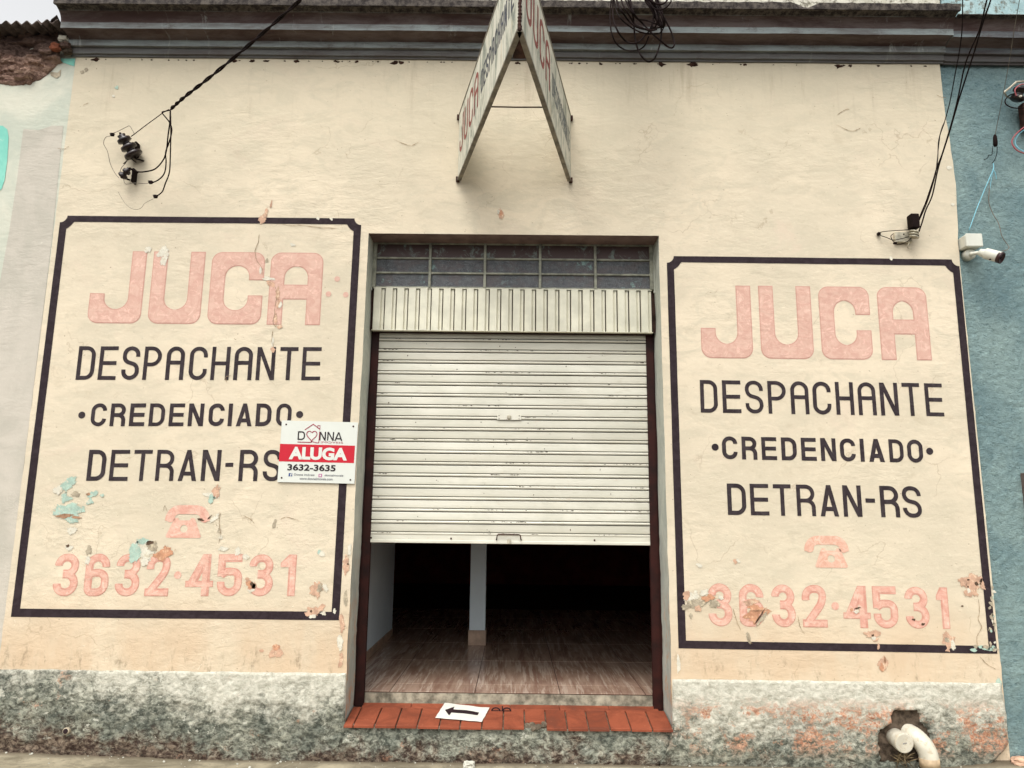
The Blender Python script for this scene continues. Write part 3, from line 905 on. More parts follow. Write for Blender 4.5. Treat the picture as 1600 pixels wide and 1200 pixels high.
# opening corners, traced
OTL, OTR, OBL, OBR = at(576, 364.5), at(1029, 368.5), at(537, 1133), at(1051.5, 1139)
def wall_mesh():
    m = MB()
    e = 0
    zb = -.25
    oz = .05                                       # the opening goes down behind the plinth
    P = lambda x, z: (x, 0, z)
    # strips with many vertices so the two side edges can waver a little
    n = 60
    L = [(XL + .006 * noise.noise(Vector((0, k * .7, 1))), zb + (ZT - zb) * k / n) for k in range(n + 1)]
    R_ = [(XR + .012 * noise.noise(Vector((9, k * .5, 4))), zb + (ZT - zb) * k / n) for k in range(n + 1)]
    def door_x(side, z):
        a, b = (OTL, OBL) if side < 0 else (OTR, OBR)
        k = (a.z - z) / (a.z - b.z)
        x = a.x + (b.x - a.x) * k
        return x + .006 * noise.noise(Vector((side * 5, z * 3.1, 0))) + (.004 * noise.noise(Vector((side * 5, z * 17, 0))) if z < 1.5 else 0)
    zs = [l[1] for l in L]
    zt = (OTL.z + OTR.z) / 2
    zs2 = sorted(set(zs + [OTL.z]))
    rows = [z for z in zs if z < OTL.z - .02] + [OTL.z]
    vs, fs = [], []
    for i, z in enumerate(rows):
        k = (z - zb) / (ZT - zb)
        lx = XL + .006 * noise.noise(Vector((0, z * 9, 1))); rx = XR + .010 * noise.noise(Vector((9, z * 7, 4))) + .030 * math.exp(-((z - 4.15) / .45) ** 2)
        zr = z if i < len(rows) - 1 else OTR.z
        vs += [P(lx, z), P(door_x(-1, z), z), P(door_x(1, z), zr), P(rx, zr)]
    for i in range(len(rows) - 1):
        a, b = i * 4, (i + 1) * 4
        fs += [(a, a + 1, b + 1, b), (a + 2, a + 3, b + 3, b + 2)]
    # lintel zone
    top = [z for z in zs if z > max(OTL.z, OTR.z) + .02] + [ZT]
    prev = (len(rows) - 1) * 4
    first = True
    for z in top:
        lx = XL + .006 * noise.noise(Vector((0, z * 9, 1))); rx = XR + .010 * noise.noise(Vector((9, z * 7, 4))) + .030 * math.exp(-((z - 4.15) / .45) ** 2)
        n0 = len(vs)
        vs += [P(lx, z), P(OTL.x, z), P(OTR.x, z), P(rx, z)]
        for k in range(3): fs.append((prev + k, prev + k + 1, n0 + k + 1, n0 + k))
        prev = n0
    # returns at both sides
    n0 = len(vs)
    vs += [(XR, 0, zb), (XR + .0, .3, zb), (XR, .3, ZT), (XR, 0, ZT), (XL, 0, zb), (XL, .3, zb), (XL, .3, ZT), (XL, 0, ZT)]
    return obj('wall', vs, fs, M['cream'], shop), door_x
wall, door_x = wall_mesh()
m = MB()                                            # wall body behind the render, with the door hole
for (xa, xb, za, zb_) in ((XL + .006, OBL.x - .03, -.2, ZT), (OBR.x + .03, XR - .012, -.2, ZT)):
    m.box((xa, .004, za), (xb, .30, zb_))
m.box((OBL.x - .03, .004, OTL.z + .02), (OBR.x + .03, .30, ZT))
m.box((XR - .011, .002, -.2), (XR + .004, .30, ZT))
m.build('wall_body', M['cream'], shop)

# jambs and soffit (grey painted reveals)
DEP = .34
def reveal(side):
    vs, fs = [], []
    n, k_ = 90, 6
    z0, z1 = -.02, (OTL if side < 0 else OTR).z
    for i in range(n + 1):
        z = z0 + (z1 - z0) * i / n
        x = door_x(side, z)
        for j in range(k_ + 1):
            y = DEP * j / k_
            dx = .004 * noise.noise(Vector((z * 5, y * 9, side))) if j else 0
            vs.append((x + side * 0 + dx, y, z))
    for i in range(n):
        for j in range(k_):
            a = i * (k_ + 1) + j
            fs.append((a, a + 1, a + k_ + 2, a + k_ + 1))
    o_ = obj('jamb', vs, fs, M['jamb'], shop, True)
reveal(-1); reveal(1)
obj('lintel_soffit', [OTL, OTR, OTR + Vector((0, DEP, 0)), OTL + Vector((0, DEP, 0))], [(0, 1, 2, 3)], M['soffit'], shop)

# ---- plinth: rough coat standing proud, displaced grid with the sill gap
ZPL = at(300, 1049).z
CAV = [(1391, 1112), (1400, 1107), (1424, 1107), (1435, 1112), (1438, 1126), (1447, 1136), (1452, 1150), (1453, 1190), (1372, 1190), (1369, 1150), (1373, 1140), (1388, 1128)]
CAVW = [(at(x, y).x, at(x, y).z) for x, y in CAV]
def in_cav(x, z, grow=0.0):
    c = False
    n = len(CAVW)
    x += .012 * noise.noise(Vector((x * 30, z * 30, 1))); z += .012 * noise.noise(Vector((x * 30, z * 30, 7)))
    for i in range(n):
        x1, z1 = CAVW[i]; x2, z2 = CAVW[(i + 1) % n]
        if (z1 > z) != (z2 > z) and x < (x2 - x1) * (z - z1) / (z2 - z1) + x1: c = not c
    return c
SILL_Z = lambda x: at(795, lerp_line(((537, 1135), (1052, 1142)), 800 + (x - at(800, 1138).x) / 4.55e-3), .02).z + .004
def plinth():
    x0, x1 = at(-60, 1100).x, at(1572, 1110).x
    nx, nz = 620, 66
    vs, fs = [], []
    zb = G0 - .10
    for j in range(nz + 1):
        for i in range(nx + 1):
            x = x0 + (x1 - x0) * i / nx
            inside = OBL.x + .0 < x < OBR.x - .0
            zt = ZPL + .006 * noise.noise(Vector((x * 6, 0, 0))) + .003 * noise.noise(Vector((x * 30, 0, 5))) + (.0 if x < 0 else -.012)
            if inside: zt = SILL_Z(x)
            z = zb + (zt - zb) * j / nz
            lowz = max(0.0, min(1.0, (G0 + .16 - z) / .16))
            x = x0 + (x1 - .16 * lowz ** 1.5 - x0) * i / nx
            f = noise.fractal(Vector((x * 9, z * 11, 2)), .8, 2.1, 4)
            g = noise.fractal(Vector((x * 34, z * 34, 9)), .8, 2.2, 2)
            low = max(0, min(1, (zt - z) / .18))
            y = -.016 - .020 * low - .011 * f * (0.25 + .75 * low) - .0045 * g
            # rounded toe at the east end
            ex = (1 - i / nx) * (x1 - x0)
            if ex < .045: y += .07 * (1 - math.sqrt(max(0, 1 - ((.045 - ex) / .045) ** 2)))
            if j == nz: y = -.0015 if not inside else -.012
            if in_cav(x, z): y = -.0015
            vs.append((x, y, z))
    for j in range(nz):
        for i in range(nx):
            a = j * (nx + 1) + i
            fs.append((a, a + 1, a + nx + 2, a + nx + 1))
    obj('plinth', vs, fs, M['plinth'], shop, True)
plinth()
cvx = [p[0] for p in CAVW]; cvz = [p[1] for p in CAVW]
grid('exposed_mortar', min(cvx) - .02, max(cvx) + .02, G0 - .08, max(cvz) + .03, 40, 40,
     lambda x, z: Vector((x, -.007 + .004 * noise.fractal(Vector((x * 25, z * 25, 3)), .8, 2, 3), z)), M['cavity'], shop)

hc = at(104.5, 1142, .04)
m = MB(); m.lathe([(-.05, .024), (.012, .022), (.016, .017)], hc, (0, -1, .1), 14); m.build('drain_hole_rim', M['p_grey_solid'], shop)
m = MB(); m.lathe([(.010, .0165), (.0175, .0160)], hc, (0, -1, .1), 14); m.build('drain_hole', M['ink'], shop)
# ---- cornice, swept profile (outward, height)
def arc_prof(o0, z0, ro, rz, n=8):
    """cavetto: starts vertical at (o0, z0) and curves outward"""
    return [(o0 + ro * (1 - math.cos(a)), z0 + rz * math.sin(a)) for a in [math.pi / 2 * k / n for k in range(n + 1)]]
ZC = at(760, 91, .03).z
PROF = [(0, ZC), (.012, ZC), (.014, ZC + .014), (.030, ZC + .015), (.030, ZC + .066), (.055, ZC + .064), (.056, ZC + .102)] + arc_prof(.057, ZC + .112, .096, .026) + \
       [(.153, ZC + .134), (.172, ZC + .130), (.173, ZC + .170)] + arc_prof(.174, ZC + .178, .088, .084) + [(.262, ZC + .256), (.284, ZC + .254), (.288, ZC + .306), (.06, ZC + .33)]
def cornice(x0, x1, prof, mat, parent, name='cornice', seed=0, dip=None, caps=True, mat2=None):
    n = max(2, int((x1 - x0) / .035))
    vs, fs = [], []
    k = len(prof)
    ptop = prof[-2][1]
    for i in range(n + 1):
        x = x0 + (x1 - x0) * i / n
        for j, (o, z) in enumerate(prof):
            lip = j >= k - 3
            dz = .0035 * noise.noise(Vector((x * 1.7, seed, 0))) + .002 * noise.noise(Vector((x * 9, j, seed)))
            do = .003 * noise.noise(Vector((x * 6, j * .6, seed + 4)))
            if lip and j >= k - 2: dz += .006 * noise.fractal(Vector((x * 14, seed, 3)), .8, 2, 3); do += .006 * noise.noise(Vector((x * 20, seed, 3)))
            if dip and lip and j >= k - 2 and abs(x - dip) < .10: dz -= .028 * (1 - abs(x - dip) / .10); do -= .03 * (1 - abs(x - dip) / .10)
            vs.append((x, -(o + do), z + dz))
    for i in range(n):
        for j in range(k - 1):
            a = i * k + j
            fs.append((a, a + k, a + k + 1, a + 1))
    if caps:
        fs.append(tuple(range(k))); fs.append(tuple(n * k + j for j in range(k))[::-1])
        vs += [(x0, .1, ZC), (x0, .1, ptop), (x1, .1, ZC), (x1, .1, ptop)]
        b = len(vs) - 4
        fs.append((0, k - 1, b + 1, b)); fs.append((n * k, b + 2, b + 3, n * k + k - 1))
    o_ = obj(name, vs, fs, mat, parent, False)
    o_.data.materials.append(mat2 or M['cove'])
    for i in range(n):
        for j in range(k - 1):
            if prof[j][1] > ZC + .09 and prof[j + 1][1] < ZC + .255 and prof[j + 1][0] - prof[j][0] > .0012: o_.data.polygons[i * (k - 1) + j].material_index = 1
    return o_
XC1 = at(1487, 50, .15).x
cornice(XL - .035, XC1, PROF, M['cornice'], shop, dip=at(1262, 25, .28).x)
# parapet above the cornice, set back
m = MB()
m.box((XL + .3, -.055, ZC + .28), (XC1 - .005, .2, ZC + .95))
m.build('parapet', M['parapet'], shop)
# mould tufts hanging below the cornice
rr = random.Random(3)
m = MB()
for k in range(80):
    px = rr.uniform(125, 1470)
    big = rr.random() ** 4
    P = at(px, lerp_line(((118, 92), (1480, 103)), px) + .5)
    w, h = .007 + .034 * big, .004 + .016 * big
    n = 9
    vs = [P + Vector((0, -.008 - .01 * big, -h * .2))] + [P + Vector((w * math.cos(2 * math.pi * i / n) * rr.uniform(.35, 1.3), -.001, h * math.sin(2 * math.pi * i / n) * rr.uniform(.2, 1.6) - h * .3)) for i in range(n)]
    m.add(vs, [(0, i, i % n + 1) for i in range(1, n + 1)])
tag(m.build('mould', M['mould'], shop), kind='stuff')

# ---- painted frames
def frame_panel(TL, TR, BR, BL, wt, ws, wb):
    """TL.. are outer virtual corners in pixels; top corners notched"""
    A = [at(*p) for p in (TL, TR, BR, BL)]
    s = .00452
    wt, ws, wb = wt * s, ws * s, wb * s
    ex = (A[1] - A[0]).normalized()
    zt = lambda x: A[0].z + (A[1].z - A[0].z) * (x - A[0].x) / (A[1].x - A[0].x)
    ro, ri = .052, .115
    n = 10
    outer, inner = [], []
    def side(a, b, off, m_, skip0=0):
        pass
    # top-left concave arc (outer) and bulge (inner): from the left edge to the top edge
    for k in range(n + 1):
        a = math.pi / 2 * k / n
        outer.append(A[0] + Vector((ro * math.sin(a), 0, -ro * math.cos(a))))
        inner.append(A[0] + Vector((ws, 0, -wt)) + Vector(((ri - ws) * math.sin(a) if False else 0, 0, 0)) + Vector((0, 0, 0)))
    inner = []
    for k in range(n + 1):
        a = math.pi / 2 * k / n
        inner.append(A[0] + Vector((max(ws, ri * math.sin(a)), 0, -max(wt, ri * math.cos(a)))))
    m1 = 12
    for k in range(1, m1):
        f = k / m1
        o0, o1 = A[0] + Vector((ro, 0, 0)), A[1] - Vector((ro, 0, 0))
        i0, i1 = A[0] + Vector((ri, 0, -wt)), A[1] + Vector((-ri, 0, -wt))
        outer.append(o0.lerp(o1, f)); inner.append(i0.lerp(i1, f))
    for k in range(n + 1):
        a = math.pi / 2 * k / n
        outer.append(A[1] + Vector((-ro * math.cos(a), 0, -ro * math.sin(a))))
        inner.append(A[1] + Vector((-max(ws, ri * math.cos(a)), 0, -max(wt, ri * math.sin(a)))))
    so, si = A[1] + Vector((0, 0, -ro)), A[1] + Vector((-ws, 0, -ri))
    eo, ei = A[2], A[2] + Vector((-ws, 0, wb))
    for k in range(1, m1 + 1):
        outer.append(so.lerp(eo, k / m1)); inner.append(si.lerp(ei, k / m1))
    eo2, ei2 = A[3], A[3] + Vector((ws, 0, wb))
    for k in range(1, m1 + 1):
        outer.append(eo.lerp(eo2, k / m1)); inner.append(ei.lerp(ei2, k / m1))
    fo, fi = A[0] + Vector((0, 0, -ro)), A[0] + Vector((ws, 0, -ri))
    for k in range(1, m1):
        outer.append(eo2.lerp(fo, k / m1)); inner.append(ei2.lerp(fi, k / m1))
    N = len(outer)
    jit = lambda p, s_: p + Vector((.0015 * noise.noise(p * 5 + Vector((s_, 0, 0))), -.002, .0015 * noise.noise(p * 5 + Vector((0, s_, 0)))))
    vs = [jit(p, 1) for p in outer] + [jit(p, 9) for p in inner]
    fs = [(i, (i + 1) % N, N + (i + 1) % N, N + i) for i in range(N)]
    P, F = [v for v in vs], []
    for f in fs:
        nn = (P[f[1]] - P[f[0]]).cross(P[f[2]] - P[f[0]])
        F.append(f if nn.y < 0 else f[::-1])
    obj('painted_frame', P, F, M['line'], shop)
frame_panel((95, 337), (565, 341.5), (530, 969), (17.3, 963.8), 10.5, 12, 12)
frame_panel((1041.5, 400), (1498, 405.5), (1558, 1021.5), (1060, 1012.8), 10.5, 11.5, 11)

# ---- lettering
def line(text, xs, base, top, mat, t, round_a=True, o=.002, grow=0.0, name='painted_letter'):
    for ch, (a, b) in zip(text, xs):
        wall_letter(name, ch, a, b, base, top, mat, shop, t, False, round_a, o, grow)
JU = 'JUCA'
for xs, base, top in ((((135.5, 219), (229.7, 312), (322.8, 407), (416.5, 499.7)), ((135, 504.8), (500, 508.2)), ((205, 392.6), (505, 395.2))),
                      (((1096.5, 1177.3), (1189.8, 1272.6), (1284.8, 1365), (1377.8, 1456.2)), ((1096, 559.4), (1456, 563.2)), ((1148, 446.2), (1450, 449.2)))):
    for ch, (a, b) in zip(JU, xs):
        wall_letter('painted_letter', ch, a, b, base, top, M['pink_edge'], shop, fat=True, o=.0012)
        wall_letter('letter_fill', ch, a, b, base, top, M['pink'], shop, fat=True, o=.0022, shrink=.007)
for x, y in ((526.9, 436), (513.3, 459.5), (540.4, 460.5)): dot('painted_dot', x, y, 4.6, M['pink'], shop)

line('DESPACHANTE', ((118, 145.5), (152.2, 180.3), (188.2, 215.5), (222, 249.5), (257.5, 285.7), (293.6, 321.7), (328.2, 357), (364, 392.5), (399, 428), (435, 463.5), (470.6, 500)),
     ((118, 593.4), (500, 594.2)), ((123, 541), (505, 542.6)), M['black'], .118)
line('CREDENCIADO', ((140.6, 164.6), (170.9, 194.8), (201, 225), (231.6, 256), (263, 286.4), (293, 317), (324.7, 349.2), (355.4, 361.7), (368.5, 392.8), (398.8, 422.9), (430.6, 454.4)),
     ((140, 665.9), (455, 665.9)), ((143, 630.3), (458, 630.6)), M['black'], .17, False)
for x, y in ((128, 648.5), (468.3, 647.7)): dot('painted_dot', x, y, 5.5, M['black'], shop)
line('DETRAN-RS', ((134.5, 163), (169.8, 198.9), (205.9, 234.4), (241.8, 270.3), (277.6, 306.2), (313.3, 342.9), (350.3, 362.5), (372.1, 401.8), (409.5, 438)),
     ((134, 751.2), (440, 751.8)), ((140, 702.8), (440, 702.8)), M['black'], .132, False)
line('DESPACHANTE', ((1094.9, 1122), (1129.6, 1158.7), (1165.5, 1193.5), (1201, 1229.5), (1236.7, 1265), (1271.3, 1300), (1307.3, 1335.6), (1342.3, 1370.3), (1377, 1405.3), (1412.4, 1440), (1447.7, 1475.6)),
     ((1095, 644.6), (1475, 650.6)), ((1092, 593.6), (1470, 599.2)), M['black'], .118)
line('CREDENCIADO', ((1128.8, 1152.9), (1159.6, 1183.6), (1190.7, 1214.4), (1221.7, 1245.6), (1252.7, 1276.4), (1283.3, 1307.3), (1313.5, 1337.8), (1345, 1351.4), (1358.3, 1382.6), (1390.3, 1412.9), (1419, 1443.2)),
     ((1128, 717.3), (1442, 723)), ((1128, 681.7), (1440, 687.2)), M['black'], .17, False)
for x, y in ((1117.3, 698.7), (1452.4, 705)): dot('painted_dot', x, y, 5.5, M['black'], shop)
line('DETRAN-RS', ((1137.3, 1166.6), (1173.3, 1202.4), (1209.6, 1237.7), (1246, 1275.3), (1282.3, 1311.3), (1318.7, 1347.7), (1354.1, 1368.9), (1377, 1406.7), (1412, 1441.5)),
     ((1137, 804.4), (1441, 809)), ((1135, 755.3), (1438, 760)), M['black'], .132, False)
NL = (((81, 118.7), (129.8, 166.8), (178, 215.3), (225.5, 261.8), (288.3, 330.8), (337.8, 375.8), (387, 424.5), (436, 459.8)), ((81, 931.2), (460, 931)), ((85, 865.4), (460, 867)))
NR = (((1108.3, 1144.8), (1156.8, 1194.5), (1207.8, 1243.8), (1255.5, 1293), (1319.5, 1361.4), (1367, 1404.6), (1417.2, 1453.3), (1466.8, 1484.6)), ((1108, 977.9), (1485, 982.4)), ((1105, 911.8), (1480, 918.4)))
for xs, base, top in (NL, NR):
    line('36324531', xs, base, top, M['pinkn_edge'], .175, True, .0012, .002, 'number_outline')
    line('36324531', xs, base, top, M['pinkn'], .150, True, .0022, -.003, 'painted_number')
dot('painted_dot', 277.8, 898.5, 5.6, M['pinkn'], shop)
dot('painted_dot', 1304.9, 946.9, 5.8, M['pinkn'], shop)

# ---- telephones
def phone(cx, y0, y1, wtop, mat, body_x0, body_x1, skew=0):
    base = at(cx, y1); tp = at(cx, y0)
    W = abs(at(cx + wtop / 2, y0).x - at(cx - wtop / 2, y0).x)
    H = tp.z - base.z
    f = lambda x, y: Vector((base.x + x, -.0022, base.z + y))
    # handset: arched bar with drooping ends
    t = .27 * H
    polys = ribbon(rp([(-W * .41, .50 * H), (-W * .40, .84 * H), (W * .40, .84 * H), (W * .41, .50 * H)], .30 * H, 10), t)
    polys += disc(-W * .39, .60 * H, t * .52) + disc(W * .39, .60 * H, t * .52)
    P, F = place(*union(polys), f)
    obj('painted_telephone', P, F, mat, shop)
    bx0, bx1 = at(body_x0, y1).x - base.x, at(body_x1, y1).x - base.x
    tw = .28 * (bx1 - bx0); mx = (bx0 + bx1) / 2
    body = rp([(bx0 + .02, 0), (bx1, 0), (mx + tw, .58 * H), (mx + tw * .62, .60 * H), (mx + tw * .55, .52 * H), (mx - tw * .55, .52 * H), (mx - tw * .62, .60 * H), (mx - tw, .58 * H), (bx0, 0), (bx0 + .02, 0)], .012, 5)
    hole = disc(mx, .27 * H, .115 * H)[0]
    vs, fs = tess([body[:-1], hole[::-1]])
    P, F = place(vs, fs, f)
    obj('painted_telephone', P, F, mat, shop)
phone(290.5, 788, 840.5, 68, M['pinkn'], 257.5, 315)
phone(1293, 836, 887, 68, M['phone_r'], 1273, 1326)

# ---- places where the paint has come away
def patch(px, py, rx, ry, mat, seed, o=.003, spike=.35, freq=2.2, rot=0.0, name='peeled_patch'):
    P = at(px, py)
    s = .0045
    n = max(18, int(14 + (rx + ry) * 2.6))
    ca, sa = math.cos(rot), math.sin(rot)
    vs = [P + Vector((0, -o, 0))]
    for k in range(n):
        a = 2 * math.pi * k / n
        r = 1 + spike * 1.3 * noise.noise(Vector((math.cos(a) * .9, math.sin(a) * .9, seed * 3.7))) + spike * .55 * noise.fractal(Vector((math.cos(a) * freq * 1.6, math.sin(a) * freq * 1.6, seed * 5.1)), .6, 2.3, 4)
        r = max(.25, r)
        x, z = rx * s * r * math.cos(a), ry * s * r * math.sin(a)
        vs.append(P + Vector((x * ca - z * sa, -o, x * sa + z * ca)))
    fs = [(0, k, (k % n) + 1) for k in range(1, n + 1)]
    o_ = obj(name, vs, fs, mat, shop)
    at_ = o_.data.attributes.new('core', 'FLOAT', 'POINT')
    at_.data.foreach_set('value', [1.25] + [0.0] * n)
    return o_
PT = [  # px, py, rx, ry, material, layer, rotation
    (106, 757, 17, 9, 'p_mint', 0, .3), (103, 779, 8, 10, 'p_mint', 0, 0), (108, 801, 25, 18, 'p_mint', 1, .1), (92, 765, 8, 8, 'p_white', 2, 0), (118, 772, 7, 5, 'p_grey', 1, 0),
    (100, 806, 14, 3.6, 'p_brown', 2, .1), (119, 808, 7, 2, 'p_brown', 2, 0), (112, 829, 7, 7, 'p_white', 0, 0), (146, 773, 9, 5, 'p_mint', 0, .3), (141, 783, 5, 5, 'p_mint', 1, 0), (160, 775, 4, 3, 'p_mint', 2, 0),
    (222, 857, 16, 17, 'p_white', 0, 0), (213, 862, 10, 16, 'p_mint', 1, .1), (227, 878, 7, 6, 'p_white', 1, 0), (224, 846, 8, 6, 'p_mint', 1, 0), (236, 852, 9, 7, 'p_grey', 2, 0), (235, 847.5, 5.5, 3, 'p_dark', 3, .3), (254, 867, 15, 8, 'p_orange', 1, .2), (259, 859, 6, 6, 'p_orange', 2, 0),
    (138.5, 859, 4.2, 7, 'p_grey', 0, 0), (137, 875, 4, 6, 'p_white', 0, 0), (108, 856, 6, 5, 'p_white', 0, 0), (106, 853, 2.4, 2, 'p_dark', 1, 0),
    (338, 768, 6, 9, 'p_salmon', 1, 0), (330, 774, 12, 4, 'p_white', 0, -.2), (331, 779, 6, 7, 'p_mint', 1, 0), (335, 810, 10, 3.4, 'p_white', 0, .7), (314, 812, 5, 2.2, 'p_dark', 1, -.2), (328, 808, 5, 1, 'p_dark', 2, .8),
    (343, 829, 2.6, 4, 'p_grey', 0, 0), (344, 839, 4, 4.5, 'p_white', 0, 0), (350, 857, 7, 4, 'p_white', 0, 0), (372, 861, 4, 6, 'p_white', 0, 0), (384, 870, 5, 4, 'p_white', 0, .2), (428, 820, 3.2, 8, 'p_grey', 0, -.1),
    (256.5, 394, 10.5, 11, 'p_white', 1, 0), (256, 408, 5.5, 9, 'p_white', 2, 0), (231.5, 391, 6, 6.5, 'p_white', 1, .5),
    (411, 341, 6.5, 8.5, 'p_salmon', 1, 0), (416, 331, 3, 8, 'p_salmon', 0, -.3), (424, 319, 1.6, 7, 'p_salmon', 0, -.2), (457, 382.5, 4, 2.6, 'p_white', 0, 0), (417, 407, 3, 4.5, 'p_grey', 0, 0),
    (420, 435.5, 11, 3.4, 'p_white', 1, -.12), (407, 422, 2, 5.5, 'p_white', 1, 0), (423, 443, 9, 5, 'p_salmon', 0, -.5), (434, 458, 4, 12, 'p_salmon', 1, .05), (436, 475, 4.5, 10, 'p_salmon', 1, -.1), (438, 477, 2.6, 6, 'p_white', 2, -.3), (431, 499, 3.2, 12, 'p_salmon', 1, .1), (437, 511, 3.6, 4, 'p_salmon', 2, 0),
    (426, 535, 1.6, 7, 'p_white', 1, 0), (427, 547, 3.4, 5.5, 'p_salmon', 1, .3), (497, 341, 2, 2.6, 'p_white', 1, 0), (518, 342, 2.6, 2.6, 'p_white', 1, 0),
    (391, 914, 7.5, 8, 'p_orange', 0, 0), (387, 905, 4.5, 4, 'p_salmon', 1, 0), (392, 923, 5, 3, 'p_white', 1, 0), (394, 912, 2.4, 3, 'p_dark', 2, 0), (397, 916, 4, 6, 'p_salmon', 0, 0),
    (496, 922, 10, 11.5, 'p_salmon', 0, 0), (499, 918, 5, 8, 'p_grey', 1, 0), (508, 917, 4, 6, 'p_white', 1, 0), (502, 866, 6, 4.5, 'p_white', 0, 0), (499, 861, 2, 4, 'p_mint', 1, 0),
    (489, 957, 11, 8, 'p_salmon', 1, 0), (502, 950, 7, 5, 'p_salmon', 0, .5), (488, 963, 6, 3, 'p_white', 2, 0), (486, 955, 1.6, 1.6, 'p_dark', 2, 0),
    (430, 1019, 12, 9.5, 'p_salmon', 0, .4), (432, 1011, 8, 4, 'p_orange', 1, 0), (409, 1017, 3, 2.4, 'p_salmon', 0, 0),
    (541, 883, 5.5, 14, 'p_salmon', 0, 0), (544, 881, 1.6, 1.2, 'p_dark', 1, 0), (523, 955, 2.6, 4, 'p_white', 0, 0), (505, 958, 4, 3, 'p_white', 1, 0), (535, 975, 4, 14, 'p_salmon', 0, .1), (531, 1003, 5, 13, 'p_white', 0, .1), (533, 1030, 4, 10, 'p_salmon', 0, 0), (540, 935, 3.2, 12, 'p_grey', 0, 0), (546, 860, 3, 9, 'p_white', 0, 0),
    (783, 335, 5, 9, 'p_salmon', 0, .3), (783, 333, 3, 5, 'p_orange', 1, .3), (779, 331, 2, 4, 'p_white', 2, 0),
    (138, 772, 3, 2, 'p_brown', 2, 0), (183, 137, 4, 3, 'p_mint', 0, .5), (178, 150, 3, 3, 'p_white', 0, .7),
    (1082, 932, 14, 8, 'p_white', 0, .3), (1100, 925, 9, 4, 'p_white', 1, .4), (1072, 931, 5, 8, 'p_salmon', 2, -.3), (1088, 943, 18, 7, 'p_grey', 2, .15), (1105, 934, 9, 5, 'p_orange', 3, .25), (1071, 948, 7, 5, 'p_grey', 3, .2), (1118, 943, 10, 6.5, 'p_grey', 2, -.1), (1090, 951, 5, 6, 'p_salmon', 3, -.6), (1126, 934, 4, 3, 'p_white', 3, 0), (1079, 962, 3, 4, 'p_grey', 1, 0),
    (1183, 955, 17, 12, 'p_orange', 0, .1), (1178, 962, 11, 9, 'p_orange', 1, -.2), (1184, 954, 13, 1, 'p_brown', 2, .05), (1190, 966, 3, 15, 'p_grey', 2, -.65), (1187, 963, 1.1, 14, 'p_dark', 3, -.65), (1174, 941, 12, 4.5, 'p_salmon', 0, .1), (1170, 997, 2.4, 7, 'p_grey', 0, .3),
    (1516, 906, 15, 11, 'p_salmon', 0, 0), (1519, 921, 11, 12, 'p_salmon', 1, 0), (1505, 910, 5, 5, 'p_salmon', 1, 0), (1512, 906, 2, 1.5, 'p_dark', 2, 0), (1525, 911, 2.4, 2.8, 'p_dark', 2, 0), (1513, 922, 2.6, 3.6, 'p_white', 2, 0), (1512, 917, 1.4, 1.4, 'p_dark', 2, 0), (1535, 915, 5, 8, 'p_salmon', 0, 0),
    (1363, 992, 12, 7.5, 'p_salmon', 0, 0), (1366, 998, 6, 6, 'p_salmon', 1, 0), (1363, 992.5, 2.4, 1.6, 'p_dark', 2, .3), (1365, 997, 3, 2.6, 'p_white', 2, 0), (1372.5, 1009, 1.8, 4.5, 'p_salmon', 1, 0),
    (1483, 1001, 10, 11, 'p_salmon', 0, 0), (1489, 1008, 3.6, 7, 'p_white', 1, 0), (1479, 1000, 4, 4, 'p_grey', 1, 0), (1481, 1015, 4, 4, 'p_salmon', 1, 0),
    (1380, 1037, 8.5, 8.5, 'p_salmon', 0, 0), (1378, 1041, 4, 7, 'p_orange', 1, 0), (1382, 1031, 1.6, 5, 'p_brown', 2, 0),
    (1338, 955, 4, 4, 'p_white', 1, .4), (1340, 950, 5, 1, 'p_dark', 2, .3), (1330, 953, 3, 3, 'p_orange', 1, 0), (1427, 968, 2.4, 1.6, 'p_dark', 1, 0), (1442, 975, 2.6, 1.6, 'p_dark', 1, 0),
    (1093, 884, 5, 2.4, 'p_white', 0, -.3), (1149, 877, 3, 4, 'p_salmon', 0, 0), (1153, 876, 3.6, 3, 'p_white', 1, 0),
    (1391.7, 403.5, 3.2, 3.4, 'p_white', 1, 0), (1503, 947, 2, 1.2, 'p_dark', 0, 0),
    (1483, 262, 4, 5, 'p_white', 0, 0), (1488, 320, 3, 3, 'p_white', 0, 0),
    (135, 109, 4, 4, 'p_grey', 0, .6), (129, 112, 3, 3, 'p_grey', 1, 0), (1561, 1068, 4, 10, 'p_mint', 0, 0), (1060, 1035, 2.6, 12, 'p_white', 0, 0), (1058, 1070, 4, 10, 'p_salmon', 0, 0),
]
for i, (x, y, rx, ry, mt, ly, ro) in enumerate(PT):
    big = min(rx, ry) >= 3.0 and mt + '_solid' in M
    k_ = 1.12 if big else 1.0
    patch(x, y, rx * k_, ry * k_, M[mt if big or mt + '_solid' not in M else mt + '_solid'], i + 1, .003 + .0007 * ly, .5, 2.2, ro)
rr = random.Random(12)
for k in range(26):                                  # flakes off the east frame
    y = rr.uniform(915, 1016)
    x = lerp_line(((918, 1547), (1016, 1553)), y) + rr.uniform(-5, 5)
    patch(x, y, rr.uniform(1, 3.2), rr.uniform(1.4, 5), M[rr.choice(['p_mint_solid', 'p_grey_solid', 'p_grey_solid', 'p_white_solid'])], 300 + k, .003 + .0004 * (k % 3), .5)
for k in range(9):
    patch(rr.uniform(1520, 1550), rr.uniform(1010, 1018), rr.uniform(2, 5), rr.uniform(1.5, 3), M[rr.choice(['p_mint_solid', 'p_grey_solid'])], 350 + k, .003 + .0004 * (k % 3), .5)
